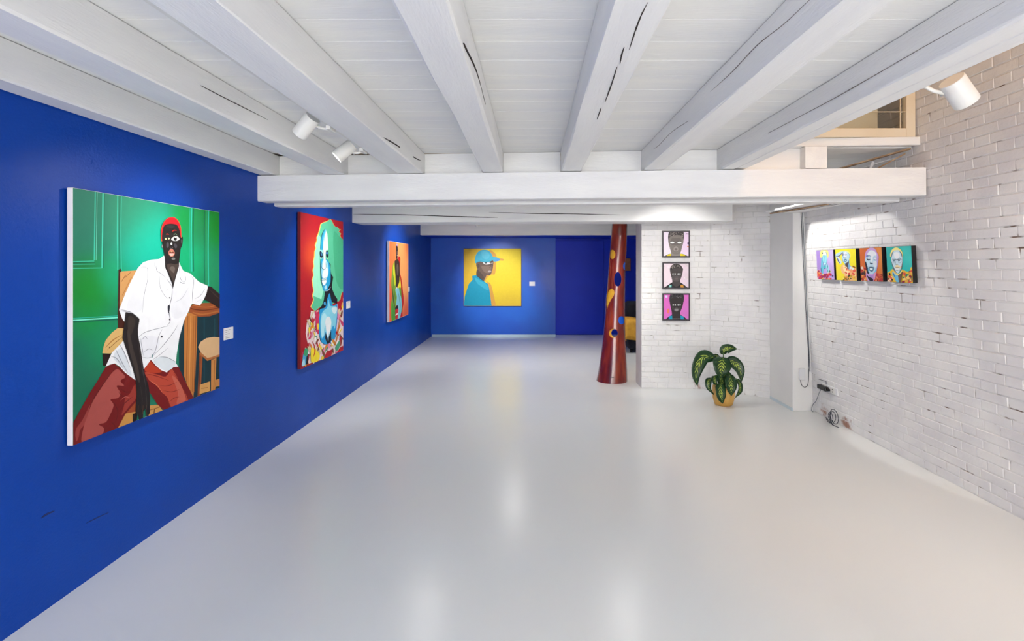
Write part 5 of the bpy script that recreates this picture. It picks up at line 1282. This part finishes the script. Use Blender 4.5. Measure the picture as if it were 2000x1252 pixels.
    root = empty('carved_column', (1.075, y0, 0)); tag(root, 'tall hollow red-brown lacquered wooden column pierced by oval holes', 'sculpture')
    o = link_mesh('trunk', me, [M['lacquer'], M['gold_inside']], root)
    for f in o.data.polygons: f.use_smooth = len(f.vertices) <= 6 and f.material_index == 0
    try:
        o.data.set_sharp_from_angle(angle=math.radians(35))
    except Exception: pass
    for k, me in enumerate(inlays): link_mesh('inlay', me, M['gold_inside'] if k < 3 else M['blue_back'], root)
    # small dark mark near the foot
    k = px(1196, 737.5, 6.668)
    box('maker_mark', k.x - .016, k.x + .018, k.y - .004, k.y + .02, k.z, k.z + .006, M['dark'], root)
column()

# ------------------------------------------------------------------ potted plant
def leaf(root, pts, width, fold, roll, petiole_from=None, face=None):
    """blade following a 3D curve; width = half width; roll = cross direction; fold lifts the edges"""
    P = spline(pts, 5); n = len(P) - 1; m = 6
    V, Fc, UV = [], [], []
    for i, p in enumerate(P):
        t = i / n
        tan = (P[min(i + 1, n)] - P[max(i - 1, 0)]).normalized()
        c = Vector(face).cross(tan).normalized() if face else Vector(roll); c = (c - tan * c.dot(tan)).normalized(); nn = c.cross(tan).normalized()
        if nn.y > 0: nn = -nn
        w = width * (math.sin(math.pi * min(1, (t * 0.97 + 0.03)) ** 0.72) ** 0.75) * (1 - 0.10 * t)
        if i == n: w = 0.0008
        for k in range(-m // 2, m // 2 + 1):
            x = k / (m / 2)
            wave = 0.006 * math.sin(9 * t + 2 * x) * abs(x)
            V.append(tuple(p + c * x * w + nn * (fold * abs(x) ** 1.4 * w + wave))); UV.append((x, t))
    st = m + 1
    for i in range(n):
        for k in range(m):
            a = i * st + k; Fc.append((a, a + 1, a + st + 1, a + st))
    me = bpy.data.meshes.new('leaf'); me.from_pydata(V, [], Fc)
    uvl = me.uv_layers.new(name='UVMap')
    for lp in me.loops: uvl.data[lp.index].uv = UV[lp.vertex_index]
    o = link_mesh('leaf', me, M['leaf'], root, smooth=True)
    md = o.modifiers.new('thickness', 'SOLIDIFY'); md.thickness = 0.0012; md.offset = 0
    if petiole_from is not None:
        q = Vector(petiole_from); mid = (q + P[0]) / 2 + Vector((0, 0, 0.015))
        tube('petiole', spline([q, mid, P[0], P[min(2, n)]], 4), [.0055] * 9 + [.004] * 4, M['stem'], o, 6)
    return o

Y0 = 5.69
Z3 = lambda x, y, dy=0.0: px(1330 + x / 8.944, 660 + y / 8.944, Y0 + dy)
pot_c = Vector((px(1413, 790, Y0).x, Y0, 0))
plant = empty('potted_plant', pot_c); tag(plant, 'leafy variegated dumb cane in an ochre pot beside the pilaster', 'plant')
bm, rings = lathe_bm([(.001, .0), (.088, .0), (.096, .008), (.112, .06), (.120, .13), (.118, .19), (.114, .205), (.106, .205), (.104, .17), (.001, .165)], 40, pot_c)
bmesh.ops.recalc_face_normals(bm, faces=bm.faces[:])
link_mesh('pot', bm_mesh(bm), M['ochre'], plant, smooth=True)
bm, rings = lathe_bm([(.001, .188), (.05, .186), (.106, .178)], 24, pot_c)
link_mesh('soil', bm_mesh(bm), M['soil'], plant, smooth=True)
top = pot_c + Vector((0, 0, .18))
stem_top = Z3(735, 520, .02)
link_mesh('stem', bm_mesh(tube_bm(spline([top, top + Vector((-.005, 0, .12)), stem_top], 4), [.016, .015, .014, .013, .012, .011, .010, .009, .007], 10)), M['stem'], plant, smooth=True)
S = lambda z: top + Vector((-.004, -.005, z))
leaf(plant, [Z3(742, 285, 0), Z3(765, 205, -.02), Z3(870, 180, -.01), Z3(985, 190, .02)], .056, .12, (-0.75, 0.2, .75), S(.30), face=(0, -1, .3))
leaf(plant, [Z3(722, 340, -.02), Z3(715, 450, -.09), Z3(705, 580, -.12), Z3(690, 705, -.11)], .108, .10, (1, .05, 0), S(.24))
leaf(plant, [Z3(590, 345, .0), Z3(400, 330, -.03), Z3(300, 480, -.06), Z3(262, 660, -.07), Z3(290, 850, -.07)], .080, .12, (.7, -.12, .7), S(.25), face=(.15, -1, .3))
leaf(plant, [Z3(800, 420, .02), Z3(920, 430, -.02), Z3(1030, 560, -.05), Z3(1060, 770, -.05)], .070, .12, (-.7, .12, .7), S(.22), face=(-.1, -1, .3))
leaf(plant, [Z3(855, 640, -.06), Z3(868, 780, -.12), Z3(880, 900, -.135), Z3(885, 1015, -.13)], .070, .12, (1, .1, 0), S(.14))
leaf(plant, [Z3(690, 800, -.10), Z3(690, 920, -.15), Z3(705, 1040, -.155), Z3(735, 1150, -.14)], .062, .12, (1, .1, .05), S(.10))
leaf(plant, [Z3(540, 700, .0), Z3(480, 760, -.04), Z3(490, 880, -.06), Z3(575, 990, -.06)], .036, .25, (.8, -.35, -.2), S(.12))
leaf(plant, [Z3(590, 665, -.04), Z3(585, 720, -.07), Z3(600, 780, -.075), Z3(640, 815, -.07)], .038, .2, (1, .2, .1), S(.12))
leaf(plant, [Z3(980, 720, -.01), Z3(1030, 820, -.04), Z3(1020, 940, -.05), Z3(935, 1065, -.05)], .036, .2, (.8, .3, .1), S(.12))
leaf(plant, [Z3(690, 340, .05), Z3(610, 310, .08), Z3(520, 320, .10), Z3(450, 345, .11)], .034, .2, (.1, -.6, .6), S(.25))
leaf(plant, [Z3(760, 380, .04), Z3(810, 345, .09), Z3(850, 330, .12), Z3(882, 316, .13)], .034, .2, (.1, -.7, .4), S(.25))
leaf(plant, [Z3(740, 600, .03), Z3(790, 700, .03), Z3(800, 820, .02), Z3(790, 930, .0)], .075, .15, (1, .1, 0), S(.14))
leaf(plant, [Z3(700, 640, .0), Z3(700, 720, -.04), Z3(720, 800, -.05), Z3(760, 860, -.05)], .055, .15, (1, .2, 0), S(.12))

# ------------------------------------------------------------------ armchair and throw behind the partition
ch = empty('armchair', (2.15, 9.45, 0)); tag(ch, 'dark navy upholstered armchair half hidden behind the brick partition', 'armchair')
box('seat_base', 1.70, 2.62, 9.02, 9.85, 0.06, 0.40, M['navy'], ch, bevel=.05, seg=3)
box('seat_cushion', 1.86, 2.46, 9.0, 9.65, 0.40, 0.52, M['navy'], ch, bevel=.05, seg=3)
box('backrest', 1.78, 2.58, 9.62, 9.9, 0.38, 0.86, M['navy'], ch, bevel=.06, seg=3)
box('arm', 1.68, 1.86, 9.0, 9.85, 0.38, 0.56, M['navy'], ch, bevel=.05, seg=3)
box('arm', 2.46, 2.64, 9.0, 9.85, 0.38, 0.56, M['navy'], ch, bevel=.05, seg=3)
for fx, fy in ((1.76, 9.1), (2.56, 9.1), (1.76, 9.78), (2.56, 9.78)):
    link_mesh('leg', bm_mesh(tube_bm([(fx, fy, 0), (fx, fy, .08)], [.018, .024], 10)), M['black'], ch)
def throw():
    prof = [(1.655, .22), (1.648, .34), (1.655, .48), (1.675, .565), (1.72, .585), (1.80, .582), (1.87, .57), (1.925, .56)]
    V, Fc = [], []; ny = 14; n = len(prof)
    for k in range(4):                                   # flap hanging over the front of the arm
        for i, (x, z) in enumerate(prof):
            zb = min(z, .25 - .10 * (x - 1.655))
            V.append((x - .006, 8.945 + .006 * k, zb + (z - zb) * k / 4))
    for j in range(ny + 1):
        t = j / ny; yy = 8.968 + t * .55
        for i, (x, z) in enumerate(prof):
            e = 0.03 * math.sin(3.1 * t + 1) if i == 0 else 0
            V.append((x - .006 + .004 * math.sin(14 * t + i), yy, z + e + .004 * math.sin(9 * t + i * .7)))
    for j in range(ny + 4):
        for i in range(n - 1):
            a = j * n + i; Fc.append((a, a + 1, a + n + 1, a + n))
    me = bpy.data.meshes.new('throw'); me.from_pydata(V, [], Fc)
    o = link_mesh('throw_blanket', me, M['mustard'], None, smooth=True)
    md = o.modifiers.new('thickness', 'SOLIDIFY'); md.thickness = .012; md.offset = 1
    tag(o, 'mustard yellow throw draped over the arm of the dark armchair', 'blanket')
throw()
cu = box('cushion', 1.94, 2.26, 9.40, 9.56, .565, .90, M['black'], None, bevel=.06, seg=3)
tag(cu, 'black cushion propped on the dark armchair', 'cushion')
wb = box('wall_plaque', 2.02, 2.185, YR - .045, YR - .002, 1.42, 1.695, M['tan'], None, bevel=.003)
tag(wb, 'small tan wooden panel hanging in the blue recess', 'panel')

# ------------------------------------------------------------------ sockets and cables by the brick wall
def wall_pt(u, v, off=0.0):
    """photo pixel cast on the leaning brick wall, moved off its face"""
    p0 = Vector((XW(0), 0, 0)) + nrm * off
    d = Vector(((u - CX) / F, 1, (CV - v) / F)); c = Vector((0, 0, H))
    return c + d * ((p0 - c).dot(nrm) / d.dot(nrm))
plS = Plane(Vector((XW(0), 0, 0)) + nrm * .001, (0, 1, 0), upv)
rs = rect_from(plS, [(1606, 750), (1637, 757), (1637, 771), (1606, 763)])
sk = empty('wall_socket', plS.p((rs[0] + rs[1]) / 2, rs[2])); tag(sk, 'white double wall socket low on the brick wall', 'socket')
plate('face_plate', plS, rs, 0.0, .010, M['plastic_white'], sk, bevel=.002)
for k in (.28, .74):
    sc = rs[0] + (rs[1] - rs[0]) * k; tc = (rs[2] + rs[3]) / 2; w = (rs[1] - rs[0]) * .17
    ins = plate('insert', plS, (sc - w, sc + w, tc - .03, tc + .03), .010, .0125, M['metal_white'], sk, bevel=.001)
    for dz in (-.012, .012):
        plate('pin_hole', plS, (sc - .005, sc + .005, tc + dz - .005, tc + dz + .005), .0125, .0128, M['dark'], ins)
ad = empty('power_adapter', wall_pt(1612, 764, .02)); tag(ad, 'black power adapter plugged into the wall socket', 'adapter')
ra = rect_from(plS, [(1605.5, 751), (1622, 755), (1622, 763), (1605.5, 759)])
plate('casing', plS, ra, .0129, .055, M['plastic_black'], ad, bevel=.008, seg=2)
sg = (ra[0] + ra[1]) / 2
plate('pin_tab', plS, (ra[0] - .02, ra[0] + .01, ra[2] + .006, ra[2] + .03), .0129, .045, M['plastic_black'], ad, bevel=.004)
cd = tube('adapter_cable', [wall_pt(1606, 757, .03), wall_pt(1600, 767, .02), wall_pt(1594, 783, .015), px(1588, 790, 5.40), px(1585, 801, 5.40), Vector((2.955, 5.38, .006))], .0035, M['cable'], None, 6, True)
tag(cd, 'thin grey cable dropping from the black adapter to the floor', 'cable')
cd = tube('wall_cable', [wall_pt(1599, 740.5, .005), wall_pt(1607, 743, .005), wall_pt(1613.5, 745, .006), wall_pt(1613.8, 751, .03)], .003, M['cable_dark'], None, 6)
tag(cd, 'short dark cable running into the top of the black adapter', 'cable')
def coil():
    pts = []
    c = Vector((2.925, 4.98, 0.0))
    for k in range(64):
        t = k / 63; a = 2 * math.pi * 3.2 * t - math.pi / 2
        pts.append(c + Vector((-.006 + .018 * math.sin(5 * t), (.055 + .012 * math.sin(7 * t)) * math.cos(a) + .03 * (t - .5), .075 + (.068 + .012 * math.cos(5 * t)) * math.sin(a) * (1 - .25 * t) - .012 * t)))
    pts = [Vector((2.95, 5.13, .008)), Vector((2.94, 5.06, .007))] + pts + [Vector((2.90, 4.94, .007)), Vector((2.915, 4.86, .006))]
    for p in pts: p.z = max(p.z, .005); p.x = min(p.x, XW(p.z) - .008)
    o = tube('coiled_cable', pts, .0035, M['cable_dark'], None, 6)
    tag(o, 'dark cable coiled up on the floor against the brick wall', 'cable')
coil()
yP = 5.43
def corner(z, off): return Vector((min(XW(z) - off, 2.985), yP - .006, z))
c1 = tube('riser_cable', [corner(z, .018) for z in (2.12, 1.9, 1.4, 1.0, .6, .42)], .004, M['cable'], None, 6)
tag(c1, 'grey cable running straight down the corner of pilaster and brick wall', 'cable')
c2 = tube('riser_cable', [corner(2.12, .034), corner(1.7, .034), corner(1.25, .033), corner(.9, .030), corner(.6, .026), corner(.38, .035), corner(.28, .05), corner(.255, .085), corner(.28, .115), corner(.34, .125)], .003, M['cable_dark'], None, 6, True)
tag(c2, 'dark cable down the pilaster corner curling up into the white box', 'cable')
jb = box('junction_box', 2.825, 2.885, yP - .03, yP - .001, .335, .455, M['plastic_white'], None, bevel=.004)
tag(jb, 'white junction box mounted low on the pilaster', 'junction box')
